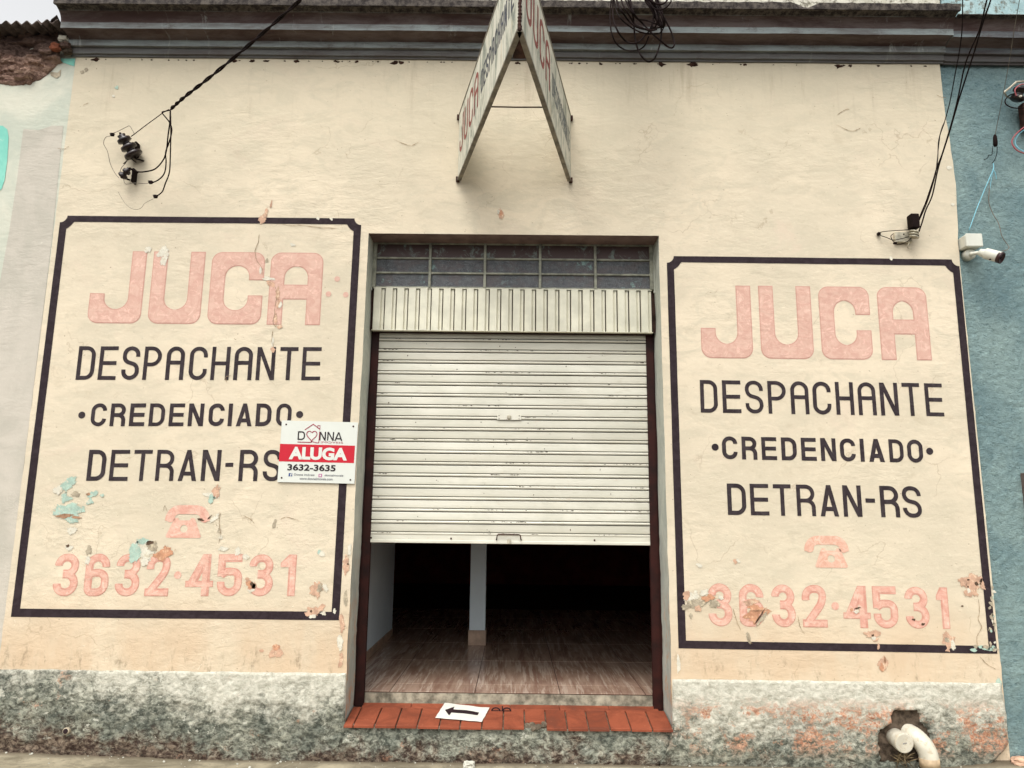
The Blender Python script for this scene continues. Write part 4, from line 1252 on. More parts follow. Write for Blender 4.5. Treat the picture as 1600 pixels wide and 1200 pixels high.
# thin cracks, as lines of lifted paint
def crack(pts, w=1.0, mat='crack'):
    w3 = [at(x, y) for x, y in pts]
    sp = spline(w3, 6)
    vs, fs = [], []
    rnd = random.Random(int(pts[0][0]))
    for i, p in enumerate(sp):
        d = (sp[min(i + 1, len(sp) - 1)] - sp[max(0, i - 1)]).normalized()
        n = Vector((-d.z, 0, d.x))
        ww = w * .0016 * (.4 + 1.1 * rnd.random()) * (1 if 0 < i < len(sp) - 1 else .1)
        j = Vector((rnd.uniform(-1, 1), 0, rnd.uniform(-1, 1))) * .0022
        vs += [p + n * ww + j - Vector((0, .0042, 0)), p - n * ww + j - Vector((0, .0042, 0))]
        if i: fs.append((2 * i - 2, 2 * i - 1, 2 * i + 1, 2 * i))
    return obj('crack', vs, fs, M[mat], shop)
for c in ([(405, 366), (404, 378), (399, 392), (402, 408), (409, 418), (410, 432)], [(431, 448), (433, 462), (430, 478), (429, 492), (427, 505), (433, 512)], [(427, 515), (425, 530), (427, 542)],
          [(1145, 950), (1150, 968), (1157, 985)], [(1246, 962), (1250, 980), (1258, 992)], [(1528, 935), (1530, 955), (1528, 968), (1533, 980), (1526, 995), (1527, 1010)], [(1530, 1025), (1542, 1038), (1556, 1046)],
          [(1170, 990), (1170, 1000), (1175, 1006)], [(1308, 180), (1320, 172), (1328, 171)], [(1462, 148), (1470, 152), (1478, 153)],
          [(90, 232), (100, 233), (108, 229)], [(130, 165), (136, 162), (139, 161)], [(134, 178), (133, 170)], [(160, 168), (164, 160)], [(355, 600), (353, 590), (362, 586)], [(300, 890), (320, 888)],
          [(520, 90 + 720), (524, 825)], [(344, 800), (343, 818), (345, 835), (342, 850)], [(440, 350), (455, 353), (470, 352), (500, 356), (530, 357)], [(255, 800), (258, 790), (262, 800)],
          [(1306, 195), (1330, 205), (1345, 200)], [(380, 805), (392, 812), (398, 818)], [(437, 812), (447, 808), (460, 811), (468, 814)], [(615, 218), (640, 228), (655, 222)]):
    crack(c)

# ---- threshold: sloping clay tiles, cement riser
TXF = [537, 552.3, 585.5, 618.8, 652, 686.3, 718.6, 752.8, 786, 819.8, 853.5, 886.7, 920, 953.3, 985.9, 1019.2, 1051.8]
LIPT = ((537, 1131.5), (1052, 1138.5))
def tile_piece(x0, x1, o0, o1, f0, f1, drop0, drop1, name='sill_tile', bev=.004, mat='tile'):
    """slab between outward distances o0 (front) and o1 (back) along the slope"""
    m = MB()
    za, zb_ = at(795, lerp_line(LIPT, 795), .03).z, at(795, 1104.5, -.27).z
    slope = (zb_ - za) / .30
    tilt = (at(1052, 1138.5, .03).z - at(537, 1131.5, .03).z) / (at(1052, 1138.5, .03).x - at(537, 1131.5, .03).x)
    def Z(x, o): return za + slope * (.03 - o) + tilt * (x - at(795, 1135, .03).x)
    t = .017
    vs = []
    for (x, o) in ((x0, o0), (x1, o0), (x1, o1), (x0, o1)):
        vs.append(Vector((x, -o, Z(x, o) - t)))
    c = (vs[0] + vs[2]) / 2
    top = []
    for (x, o) in ((x0, o0), (x1, o0), (x1, o1), (x0, o1)):
        top.append(Vector((x, -o, Z(x, o) - .003)))
    ins = []
    for p in top:
        q = p.copy(); q.x += .003 if p.x < c.x else -.003; q.y += .004 if p.y < c.y else -.003; q.z += .003
        ins.append(q)
    V_ = vs + top + ins
    F_ = [(3, 2, 1, 0), (8, 9, 10, 11)]
    for i in range(4):
        j = (i + 1) % 4
        F_ += [(i, j, 4 + j, 4 + i), (4 + i, 4 + j, 8 + j, 8 + i)]
    m.add(V_, F_)
    return m.build(name, M[mat], shop), Z
rr = random.Random(5)
for i in range(len(TXF) - 1):
    ya = lerp_line(LIPT, TXF[i])
    xa, xb = at(TXF[i], ya, .03).x + .004, at(TXF[i + 1], ya, .03).x - .004
    o0 = .042 + rr.uniform(-.003, .003)
    if i == 9: o0 = -.045
    if i == 8: o0 = .034
    tobj, TZ = tile_piece(xa, xb, o0, -.235, 0, 0, 0, 0)
    tobj.location.z += rr.uniform(-.0015, .0015)
# back strip of cut tiles, bed and riser
xl, xr = at(TXF[0], 1131, .03).x, at(TXF[-1], 1138, .03).x
for k in range(6):
    xa, xb = xl + .06 + (xr - xl - .1) * k / 6, xl + .06 + (xr - xl - .1) * (k + 1) / 6
    tile_piece(xa + .001, xb - .001, -.238, -.31, 0, 0, 0, 0, 'sill_strip')
m = MB()
n = 40
vs, fs = [], []
for i in range(n + 1):
    x = xl + .002 + (xr - xl - .004) * i / n
    vs += [(x, -.012, G0), (x, -.012, TZ(x, .012) - .016), (x, .33, TZ(x, -.33) - .016)]
    if i: a = 3 * i; fs += [(a - 3, a, a + 1, a - 2), (a - 2, a + 1, a + 2, a - 1)]
obj('sill_bed', vs, fs, M['mortar'], shop)
FZ = at(795, 1083, -.33).z                          # shop floor level
grid('threshold_riser', xl + .03, xr - .03, 0, 1, 60, 4, lambda x, v: Vector((x, .31 + .022 * v - (.008 * noise.noise(Vector((x * 9, v * 2, 1))) if v < .9 else 0), TZ(x, -.31) - .01 + (FZ + .004 - TZ(x, -.31)) * min(1, v * 1.34))), M['riser'], shop, False)
m = MB()                                            # crumbled lump where one tile is short
lp = at(838, 1133, .0)
for k in range(7):
    c = lp + Vector((rr.uniform(-.06, .06), rr.uniform(-.02, .03), rr.uniform(-.02, 0)))
    m.lathe([(-.012, .012), (0, .026), (.012, .018)], c, (rr.uniform(-1, 1), rr.uniform(-1, 1), 1), 7)
m.build('broken_mortar', M['mortar'], shop)
# floor bolt of the shutter
lb = at(785, 1110, -.2)
m = MB()
for dx in (-.045, .03):
    m.tube([lb + Vector((dx + .028 * math.cos(a), 0, -.004 + .02 * math.sin(a))) for a in [math.pi * k / 10 for k in range(11)]], .005, 6)
m.tube([lb + Vector((-.075, 0, -.004)), lb + Vector((.06, 0, -.004))], .004, 6)
m.tube([lb + Vector((0, .0, .028)), lb + Vector((0, 0, -.012))], .004, 6)
m.build('floor_bolt', M['ink'], shop, True)

# ---- guide rails
RY = .27
def rail(px_in, side):
    xi = at(px_in, 600, -RY).x
    xo = xi - .055 if side < 0 else xi + .055
    z0, z1 = TZ(xi, -.27) - .01, at(600, 514, -RY).z
    m = MB()
    a, b = min(xi, xo), max(xi, xo)
    m.box((a, RY, z0), (b, RY + .003, z1))
    m.box((a, RY + .04, z0), (b, RY + .043, z1))
    xw = xo if side < 0 else xo
    m.box((xo - .0015, RY, z0), (xo + .0015, RY + .043, z1))
    # jamb filler behind so no light leaks
    m.box((xo, RY + .012, z0), (xo + side * .12, RY + .05, z1))
    return m.build('guide_rail', M['rail'], shop), xi
_, SXL = rail(589.5, -1)
_, SXR = rail(1010.5, 1)

# ---- roller shutter (curtain body with slats, handle, lock as its pieces)
SY = .285
zr = lambda y, x=592: at(x, y, -SY).z
z_hi, z_lo = zr(532.5), zr(835.5)
pitch = (z_hi - z_lo) / 17
m = MB()
zbot = at(800, 850, -SY).z
m.box((SXL - .02, SY - .014, zbot), (SXR + .02, SY + .006, zbot + .022), .003)
m.box((SXL - .02, SY - .008, zbot + .022), (SXR + .02, SY + .004, z_lo + .002))
m.box((SXL - .02, SY + .012, zbot + .01), (SXR + .02, SY + .016, at(800, 500, -SY).z))
shutter = m.build('roller_shutter', M['shutter'], shop)
# slat profile, one pitch high: (outward, up)
p = pitch
prof = [(-.010, .0), (.008, .0012), (.0125, .004), (.0145, .009), (.0140, .0145), (.0100, .0190), (.0030, .0205), (-.010, .0208), (-.010, .0250), (.0050, .0256), (.0076, .030), (.0084, .045), (.0078, p - .010), (.0060, p - .0052), (-.010, p - .0045)]
vs, fs = [], []
nx = 2
for i in range(nx):
    x = (SXL - .02, SXR + .02)[i]
    for (o_, z_) in prof: vs.append((x, -o_, z_))
k = len(prof)
for j in range(k - 1): fs.append((j, k + j, k + j + 1, j + 1))
me = bpy.data.meshes.new('slat')
me.from_pydata(vs, [], fs); me.update(); me.materials.append(M['shutter']); me.materials.append(M['groove'])
for j_, pl in enumerate(me.polygons):
    if min(prof[j_][0], prof[j_ + 1][0]) < -.005: pl.material_index = 1
rr = random.Random(2)
def slat_obj(z, mesh=me):
    o_ = bpy.data.objects.new('slat', mesh)
    COL.objects.link(o_)
    o_.parent = shutter
    o_.location = (0, SY + .002 + rr.uniform(-.0012, .0012), z)
    o_.rotation_euler = (0, rr.uniform(-.0009, .0009) - .0005, 0)
    return o_
for k in range(-1, 18):
    zz = z_lo + pitch * k
    if k < 0: continue
    slat_obj(zz)
slat_obj(z_lo + pitch * 18)
# lock plate and pull
rc = random.Random(77)
m = MB()
def chip(x, y, z, w, h):
    n = 7
    vs = [Vector((x, y, z))] + [Vector((x + w * math.cos(2 * math.pi * i / n) * rc.uniform(.5, 1.2), y, z + h * math.sin(2 * math.pi * i / n) * rc.uniform(.4, 1.3))) for i in range(n)]
    m.add(vs, [(0, i, i % n + 1) for i in range(1, n + 1)])
for k in range(18):
    zb_ = z_lo + pitch * k
    for c_ in range(rc.randint(2, 8)):
        px = rc.choice([rc.gauss(800, 60), rc.gauss(790, 35), rc.uniform(600, 1000), rc.gauss(985, 18), rc.gauss(600, 14)])
        x = at(px, 700, -SY).x
        if not SXL + .01 < x < SXR - .01: continue
        for q in range(rc.randint(1, 5)):
            xx = x + rc.gauss(0, .03)
            if SXL + .01 < xx < SXR - .01: chip(xx, SY - .0134, zb_ + .0165 + rc.uniform(-.002, .001), rc.uniform(.003, .013), rc.uniform(.0012, .0028))
    for c_ in range(rc.randint(1, 3)):
        x = at(rc.gauss(800, 110), 700, -SY).x
        if SXL + .01 < x < SXR - .01: chip(x, SY - .0080, zb_ + rc.uniform(.032, pitch - .012), rc.uniform(.002, .005), rc.uniform(.002, .007))
tag(m.build('rust_chips', M['rust'], shutter), kind='stuff')
lk = at(795.5, 652, -SY + .018)
m = MB(); m.box(lk + Vector((-.09, 0, -.020)), lk + Vector((.09, .004, .020)), .0015)
m.build('lock_plate', M['shutter'], shutter)
m = MB(); m.lathe([(0, .017), (.003, .017), (.006, .014), (.008, .012)], lk, (0, -1, 0), 20)
m.build('lock', M['steel'], shutter)
m = MB()
for sx in (-.075, .075):
    for sz in (-.012, .012): m.lathe([(0, .004), (.002, .003)], lk + Vector((sx, 0, sz)), (0, -1, 0), 8)
m.build('rivet', M['rust'], shutter)
hn = at(795, 840, -SY + .03)
m = MB()
m.tube([hn + Vector(q) for q in ((-.090, .02, -.016), (-.088, 0, -.014), (-.083, 0, .016), (-.074, 0, .022), (.074, 0, .022), (.083, 0, .016), (.088, 0, -.014), (.090, .02, -.016))], .0045, 6)
m.build('pull_handle', M['rust'], shutter, True)
m = MB(); m.box(hn + Vector((-.012, .0, -.045)), hn + Vector((.014, .012, -.012)), .002)
m.build('latch', M['steel'], shutter)
m = MB()
for dx in (-1.0, -.42, .62, .30 + .8):
    m.lathe([(0, .007), (.003, .005)], Vector((at(795, 830).x + dx, SY - .014, zbot + .034)), (0, -1, 0), 8)
m.build('bolt', M['rust'], shutter)

a_, b_ = at(583, 514, -.235), at(1020, 523.5, -.235)
m = MB(); m.box((a_.x, .235, b_.z), (b_.x, .245, a_.z + .05), .001); m.box((a_.x, .235, b_.z + .004), (b_.x, .33, b_.z + .008)); m.build('shadow_gap_bar', M['rail'], shop)  # steel angle in dark brown, drawing the shadow gap below the fascia
# ---- corrugated fascia under the window
FY = .19
fz0, fz1 = at(800, 516.5, -FY + .012).z, at(800, 452, -FY).z
fx0, fx1 = at(582.5, 480, -FY).x, at(1019, 480, -FY).x
m = MB()
m.box((fx0 - .002, FY - .004, fz0 - .005), (fx1 + .002, FY + .03, fz0), .001)
m.box((fx0 - .002, FY - .003, fz1), (fx1 + .002, FY + .02, fz1 + .006), .001)
fascia = m.build('corrugated_fascia', M['clad'], shop)
m = MB(); m.box((fx0 - .03, FY + .018, fz0), (fx1 + .03, FY + .022, fz1)); m.build('fascia_backing', M['seam'], fascia)
npl = 24
pw = (fx1 - fx0) / npl
pp = [(.0035, -.004), (.0035, .012), (.006, .016), (pw * .64, .016), (pw * .67, .013), (pw * .69, .001), (pw * .72, .0), (pw * .80, .006), (pw * .94, .006), (pw * .96, -.004)]
vs, fs = [], []
for z in (fz0, fz1):
    for (x, o_) in pp: vs.append((x, -o_, z))
k = len(pp)
for j in range(k - 1): fs.append((j, j + 1, k + j + 1, k + j))
me = bpy.data.meshes.new('fascia_slat'); me.from_pydata(vs, [], fs); me.update(); me.materials.append(M['clad'])
for i in range(npl):
    o_ = bpy.data.objects.new('fascia_slat', me)
    COL.objects.link(o_); o_.parent = fascia
    o_.location = (fx0 + pw * i, FY + .012 + rr.uniform(-.001, .001), 0)

# ---- transom window
WY = .20
wx = [585.5, 672, 757.8, 843.8, 930, 1017.5]
WX = [at(x, 420, -WY).x for x in wx]
WZ = [at(800, y, -WY).z for y in (381.5, 405.3, 428.3, 451.5)]
m = MB()
for i, x in enumerate(WX):
    hw = .010 if 0 < i < 5 else .014
    m.box((x - hw, WY - .018, WZ[3]), (x + hw, WY + .02, WZ[0]), .003)
for j, z in enumerate(WZ):
    hw = .007 if 0 < j < 3 else .010
    for i in range(5):
        a, b = WX[i] + .010, WX[i + 1] - .010
        m.box((a, WY - .012, z - hw), (b, WY + .014, z + hw), .002)
window = m.build('transom_window', M['muntin'], shop)
for i in range(5):
    for j in range(3):
        mm = MB()
        mm.box((WX[i] + .009, WY + .002, WZ[j + 1] + .006), (WX[i + 1] - .009, WY + .006, WZ[j] - .006))
        pn = mm.build('pane', M['glass_top'] if j == 0 else M['glass'], window)
m = MB(); m.box((WX[0] - .08, WY - .005, WZ[0] + .008), (WX[5] + .08, WY + .08, WZ[0] + .12)); m.build('window_head', M['soffit'], shop)
m = MB()
m.box((WX[0] - .10, WY - .01, WZ[3] - .02), (WX[0] - .013, WY + .08, WZ[0] + .05))
m.box((WX[5] + .013, WY - .01, WZ[3] - .02), (WX[5] + .10, WY + .08, WZ[0] + .05))
m.build('window_side', M['jamb'], shop)

# ---- the room behind
RX0, RX1, RYB, RZC = -3.4, 3.3, 9.0, 3.55
m = MB()
m.box((RX0 - .1, .34, FZ - .3), (RX0, RYB, RZC)); m.box((RX1, .34, FZ - .3), (RX1 + .1, RYB, RZC))
m.box((RX0 - .1, RYB, FZ - .3), (RX1 + .1, RYB + .1, RZC)); m.box((RX0 - .1, .34, RZC), (RX1 + .1, RYB + .1, RZC + .1))
m.box((RX0, .335, FZ - .3), (OBL.x - .10, .40, RZC)); m.box((OBR.x + .10, .335, FZ - .3), (RX1, .40, RZC))
m.box((OBL.x - .10, .36, WZ[0] + .1), (OBR.x + .10, .40, RZC))
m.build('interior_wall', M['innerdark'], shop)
wa, wb_ = at(569, 1045, -1.05), at(603, 994, -2.75)
PX = at(586, 1015, -1.9).x
m = MB(); m.box((PX - .14, .42, FZ), (PX, 2.85, RZC - .01)); m.build('partition', M['inner'], shop)
m = MB(); m.box((PX, .44, FZ), (PX + .008, 2.85, FZ + .07)); m.build('partition_skirting', M['skirt'], shop)
pc0, pc1 = at(733, 1000, -2.3).x, at(757.5, 1000, -2.3).x
m = MB(); m.box((pc0, 2.30, FZ), (pc1, 2.48, RZC - .01)); pillar = m.build('pillar', M['inner'], shop)
m = MB(); m.box((pc0 - .010, 2.290, FZ), (pc1 + .010, 2.49, FZ + .14), .002); m.build('skirting', M['skirt'], pillar)
m = MB(); m.box((RX0, .34, FZ - .04), (RX1, RYB, FZ - .004)); ifl = m.build('interior_floor', M['grout']); tag(ifl, kind='structure')
ty = [.345, .60, 1.52, 2.44, 3.36, 4.28, 5.2]
tx0 = at(753, 1032, -1.5).x
mt = {}
for r in range(len(ty) - 1):
    for c in range(-4, 6):
        x0 = tx0 + c * .605; x1 = x0 + .605
        x0, x1 = max(x0, RX0 + .001), min(x1, RX1 - .001)
        if x1 - x0 < .05: continue
        mm = MB(); mm.box((x0 + .003, ty[r] + .004, FZ - .004), (x1 - .003, ty[r + 1] - .004, FZ), .0008)
        mm.build('floor_tile', M['floor'], ifl)

# ================================================================== building to the west
west = empty('neighbour_building', (XL - 2, 0, 0), 'pale grey and mint rendered building with broken masonry under its corrugated eaves', 'building')
m = MB(); m.box((XL - 6, .006, -.25), (XL - .0005, .3, at(40, 60).z + .02)); m.build('wall', M['pale'], west)
def flat_poly(name, pts, mat, parent, o):
    P = [at(x, y) + Vector((0, -o, 0)) for x, y in pts]
    vs2 = [Vector((q.x, q.z)) for q in P]
    v, f = union([vs2])
    Pw, F = place(v, f, lambda a, b: Vector((a, -o, b)))
    return obj(name, Pw, F, mat, parent)
flat_poly('painted_band', [(36, 201), (60, 203), (80, 196), (98.5, 196), (94, 240), (88, 300), (82, 360), (70, 460), (50, 620), (30, 780), (10, 940), (-10, 1100), (-120, 1100), (-60, 760), (-8, 480), (14, 360), (26, 280)], M['pale2'], west, -.004)
flat_poly('mint_panel', [(-200, 196), (4, 196), (11, 202), (13, 214), (11, 250), (7, 280), (2, 295), (-8, 301), (-200, 301)], M['mint'], west, -.003)
flat_poly('mint_patch', [(82, 91), (117, 91), (115.5, 103), (108, 101), (100, 98), (90, 94)], M['mint'], west, -.003)
flat_poly('grey_patch', [(78, 112), (90, 113), (95, 108), (94, 118), (88, 122), (79, 118)], M['p_grey_solid'], west, -.0025)
# corrugated eaves
def roof_sheet(px0, px1, zoff, name, phase):
    xa, xb = at(px0, 45, .18).x, at(px1, 45, .18).x
    nx = int((xb - xa) / .0065)
    vs, fs = [], []
    ys = [-.19, -.05, .3, 1.2]
    zf = at(40, 36, .18).z - .012
    for i in range(nx + 1):
        x = xa + (xb - xa) * i / nx
        ph = ((x + phase) / .0785) % 1
        tri = 1 - abs(2 * ph - 1)
        wv = .013 * math.sin((ph - .25) * 2 * math.pi) + .006 * tri
        for y in ys:
            vs.append((x, y + .01 * noise.noise(Vector((x * 5, 0, 0))), zf + wv + zoff + (y + .19) * .10))
        for y in ys:
            vs.append((x, y, zf + wv + zoff + (y + .19) * .10 + .008))
    k = len(ys) * 2
    h = len(ys)
    for i in range(nx):
        for j in range(h - 1):
            a = i * k + j
            fs.append((a, a + 1, a + k + 1, a + k)); a += h
            fs.append((a, a + k, a + k + 1, a + 1))
        a = i * k
        fs.append((a, a + k, a + k + h, a + h))
    return vs, fs
vs, fs = roof_sheet(-420, 66, 0, '', 0)
roof = obj('roof', vs, fs, M['fibro'], west, True)
vs, fs = roof_sheet(58, 90, .013, '', .004)
obj('roof_sheet', vs, fs, M['fibro'], roof, True)
m = MB()                                            # broken verge piece rising to the cornice
a0 = at(80, 33, .2); 
m.add([at(77, 36, .19), at(80, 30, .19), at(89, 23, .20), at(97, 40, .08), at(99, 56, .04), at(88, 57, .03), at(77, 36, .17), at(80, 30, .16), at(89, 23, .16), at(97, 40, .02), at(99, 56, .0), at(88, 57, .0)],
      [(0, 1, 2, 3, 4, 5), (11, 10, 9, 8, 7, 6)] + [(i, 6 + i, 6 + (i + 1) % 6, (i + 1) % 6) for i in range(6)])
m.build('verge_piece', M['fibro'], west)
# broken masonry
def broken():
    xa, xb = at(-330, 90).x, at(97, 90).x
    def bottom(px): 
        pts = [(-400, 120), (-100, 118), (-20, 128), (20, 134), (45, 131), (62, 124), (78, 113), (88, 102), (98, 96)]
        for (p, q), (r, s) in zip(pts, pts[1:]):
            if p <= px <= r: return q + (s - q) * (px - p) / (r - p)
        return 110
    nx, nz = 230, 46
    vs, fs = [], []
    for i in range(nx + 1):
        px = -330 + (97.5 + 330) * i / nx
        yb = bottom(px) + 2.2 * noise.fractal(Vector((px * .12, 0, 1)), .8, 2, 4)
        for j in range(nz + 1):
            t = j / nz
            P = at(px, yb + (59 - yb) * t)
            x, z = P.x, P.z
            cell = noise.cell(Vector((x * 9 + .4 * noise.noise(Vector((x * 6, z * 6, 1))), z * 17 + .5 * noise.noise(Vector((x * 6, z * 6, 5))), 0)))
            f = noise.fractal(Vector((x * 10, z * 16, 4)), .8, 2.1, 5)
            o_ = .030 + .028 * cell + .028 * f + .03 * t - .075 * max(0, t - .6)
            edge = min(1, t * 7)
            if j == 0: o_ = -.004
            else: o_ = o_ * (.25 + .75 * edge)
            vs.append((x, -o_, z))
    for i in range(nx):
        for j in range(nz):
            a = i * (nz + 1) + j
            fs.append((a, a + nz + 1, a + nz + 2, a + 1))
    obj('broken_masonry', vs, fs, M['rubble'], west, False)
broken()
def lumpy(center, size, seed, name, mat, parent=None, n=3):
    """irregular chunk"""
    import bmesh
    bm = bmesh.new()
    bmesh.ops.create_icosphere(bm, subdivisions=n, radius=1)
    for v in bm.verts:
        d = v.co.normalized()
        q = Vector((max(-.75, min(.75, d.x)), max(-.75, min(.75, d.y)), max(-.75, min(.75, d.z))))
        k = 1 + .28 * noise.fractal(d * 1.8 + Vector((seed, 0, 0)), .8, 2, 3)
        v.co = Vector((q.x * size[0] * k, q.y * size[1] * k, q.z * size[2] * k)) + Vector(center)
    vs = [v.co.copy() for v in bm.verts]; fs = [tuple(x.index for x in f.verts) for f in bm.faces]
    bm.free()
    return obj(name, vs, fs, mat, parent, False)
lumpy(at(87, 74, .07), (.055, .03, .035), 3, 'brick', M['brick'], west)
lumpy(at(72, 80, .06), (.06, .03, .03), 4, 'brick', M['rubble'], west)
lumpy(at(99, 61, .06), (.040, .03, .030), 5, 'plaster_lump', M['p_white_solid'], west)
lumpy(at(103, 72, .06), (.045, .04, .030), 6, 'plaster_lump', M['rubble'], west)
lumpy(at(106, 80, .04), (.045, .03, .030), 8, 'plaster_lump', M['cavity'], west)

# ================================================================== building to the east
east = empty('neighbour_building', (XR + 2, 0, 0), 'teal roughcast building with a darker cornice beside the shop', 'building')
nxe, nze = 150, 330
grid('wall', XR - .004, XR + 1.3, -.25, ZC + .02, nxe, nze, lambda x, z: Vector((x, .022 - .006 * noise.fractal(Vector((x * 22, z * 30, 1)), .8, 2.1, 3), z)), M['teal'], east)
m = MB(); m.box((XR + .0, .034, -.25), (XR + 6, .3, ZC + .3)); m.build('wall_body', M['teal'], east)
PROF2 = [(o_ * .93 - .004, z_ - .004) for (o_, z_) in PROF[:-4]] + [(.243, ZC + .252), (.0, ZC + .262)]
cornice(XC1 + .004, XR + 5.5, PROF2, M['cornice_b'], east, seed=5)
m = MB(); m.box((XC1 + .010, -.05, ZC + .255), (XR + 5.5, .2, ZC + .98)); m.build('parapet', M['parapet_b'], east)
m = MB(); m.box((at(1500, 5, .1).x, -.075, ZC + .30), (at(1528, 5, .1).x, -.049, ZC + .5), .01); m.build('parapet_block', M['parapet_b'], east)

# ================================================================== projecting V sign
wl_b, wr_b = at(715.5, 284), at(891.5, 284.5)
wl_t = at(712.5, 181)
zb = (wl_b.z + wr_b.z) / 2 
zt = wl_t.z
lo, hi = .5, 3.0
for _ in range(40):
    mid = (lo + hi) / 2
    if at(811, 48, mid).z > zb: lo = mid
    else: hi = mid
APO = (lo + hi) / 2
ap = at(812, 48, APO)
vsign = empty('projecting_sign', (ap.x, -.02, zb), 'weathered V-shaped two-board sign lettered in red and black jutting out above the door', 'sign')
def sign_board(W_, A_, side):
    """W_ wall end, A_ apex end, both at bottom, world points"""
    W0 = Vector((W_.x, -.025, zb)); A0 = Vector((A_.x + side * .012, A_.y, zb))
    d = (A0 - W0); L = d.length; d.normalize()
    nrm = Vector((d.y, -d.x, 0))
    if nrm.x * side < 0: nrm = -nrm
    Hh = zt - zb
    T_ = .018
    m = MB()
    a = [W0, A0, A0 - nrm * T_, W0 - nrm * T_]
    lowv = [p + Vector((0, 0, .012)) for p in a]; top = [p + Vector((0, 0, Hh - .01)) for p in a]
    m.add(lowv + top, [(3, 2, 1, 0), (4, 5, 6, 7), (0, 1, 5, 4), (1, 2, 6, 5), (2, 3, 7, 6), (3, 0, 4, 7)])
    b = m.build('sign_board', M['board'], vsign)
    m = MB()
    for z0, z1 in ((-.004, .010), (Hh - .008, Hh + .006)):
        q = [W0 + nrm * .003, A0 + nrm * .003, A0 - nrm * (T_ + .008), W0 - nrm * (T_ + .008)]
        m.add([p + Vector((0, 0, z0)) for p in q] + [p + Vector((0, 0, z1)) for p in q], [(3, 2, 1, 0), (4, 5, 6, 7), (0, 1, 5, 4), (1, 2, 6, 5), (2, 3, 7, 6), (3, 0, 4, 7)])
    m.build('board_frame', M['board_edge'], vsign)
    # lettering
    left = W0 if side < 0 else A0
    dr = d if side < 0 else -d
    fr = lambda x, y: left + dr * x + nrm * .0015 + Vector((0, 0, y))
    def run(text, u0, u1, v0, v1, t, mat, fat=False, ra=True):
        n = len(text); cw = (u1 - u0) * L / n
        h = (v1 - v0) * Hh
        for i, ch in enumerate(text):
            x0 = u0 * L + cw * i
            vs, fs = union(glyph(ch, cw * .80, h, t * h, ra))
            P, F = place(vs, fs, lambda x, y: fr(x0 + x, v0 * Hh + y))
            # face outward
            F = [f if (P[f[1]] - P[f[0]]).cross(P[f[2]] - P[f[0]]).dot(nrm) > 0 else f[::-1] for f in F]
            obj('painted_letter', P, F, mat, b)
    if side < 0:
        run('JUCA', .03, .44, .32, .84, .12, M['b_red'])
        run('DESPACHANTE', .47, .965, .38, .68, .13, M['b_dark'])
    else:
        run('JUCA', .05, .50, .30, .86, .12, M['b_red'])
        run('DESPACHANTE', .53, .975, .38, .68, .13, M['b_dark_w'])
    return W0, A0, nrm
sign_board(wl_b, ap, -1)
sign_board(wr_b, ap, 1)
m = MB()
cL, cR = wl_b.lerp(ap, .41), wr_b.lerp(ap, .41)
cy = at(806, 168, 0)
lo, hi = 0, 2.5
for _ in range(40):
    mid = (lo + hi) / 2
    if at(806, 168, mid).z > zb: lo = mid
    else: hi = mid
f = mid / APO
c0 = Vector((wl_b.x + (ap.x - wl_b.x) * f, -mid, zb + .004)); c1 = Vector((wr_b.x + (ap.x - wr_b.x) * f, -mid, zb + .004))
m.tube([c0, c0.lerp(c1, .5) + Vector((0, 0, -.002)), c1], .0045, 6)
m.build('cross_bar', M['rust'], vsign, True)
m = MB()
g = [ap + Vector((-.012, .0, .002)), ap + Vector((.012, 0, .002)), ap + Vector((.035, .24, .002)), ap + Vector((-.035, .24, .002))]
m.add(g + [p + Vector((0, 0, .03)) for p in g], [(3, 2, 1, 0), (4, 5, 6, 7), (0, 1, 5, 4), (1, 2, 6, 5), (2, 3, 7, 6), (3, 0, 4, 7)])
m.build('corner_plate', M['rust'], vsign)
m = MB()
for k in range(26):
    z = zb + .01 + (zt - zb - .02) * k / 25
    m.lathe([(-.012, .007), (0, .0085 + .004 * rr.random()), (.012, .007)], Vector((ap.x + rr.uniform(-.002, .002), ap.y - .006, z)), (0, 0, 1), 8)
m.build('corner_seam', M['rust'], vsign)
for P in (Vector((wl_b.x, -.012, zb + .01)), Vector((wr_b.x, -.012, zb + .01)), Vector((wl_b.x - .004, -.012, zt - .02)), Vector((wr_b.x + .004, -.012, zt - .02))):
    m = MB(); m.box(P - Vector((.014, .014, .02)), P + Vector((.014, .011, .02)), .003); m.build('wall_bracket', M['rust'], vsign)

# ================================================================== letting board
corners = [(440.5, 656.8), (559.7, 660), (553.7, 755.8), (433.3, 753.2)]
TLc, TRc, BRc, BLc = [at(x, y, .012) for x, y in corners]
rent = empty('rental_sign', (BLc.x, -.01, BLc.z), 'white and red estate agent board reading ALUGA screwed over the corner of the painted frame', 'sign')
def uv(u, v, o_=.0):
    a = TLc.lerp(TRc, u); b = BLc.lerp(BRc, u)
    p = a.lerp(b, v)
    return Vector((p.x, -.012 - o_, p.z))
m = MB()
fr_ = [uv(0, 1), uv(1, 1), uv(1, 0), uv(0, 0)]
m.add(fr_ + [p + Vector((0, .004, 0)) for p in fr_], [(0, 1, 2, 3), (7, 6, 5, 4), (0, 4, 5, 1), (1, 5, 6, 2), (2, 6, 7, 3), (3, 7, 4, 0)])
panel = m.build('panel', M['s_white'], rent)
def uvpoly(name, pts, mat, o_=.0008):
    v, f = union([[Vector((a, -b)) for a, b in p] for p in pts])
    P, F = place(v, f, lambda x, y: uv(x, -y, o_))
    return obj(name, P, F, mat, panel)
uvpoly('red_band', [[(0, .384), (.978, .384), (.978, .668), (0, .668)]], M['s_red'])
bw, bh = (TRc - TLc).length, (TLc - BLc).length
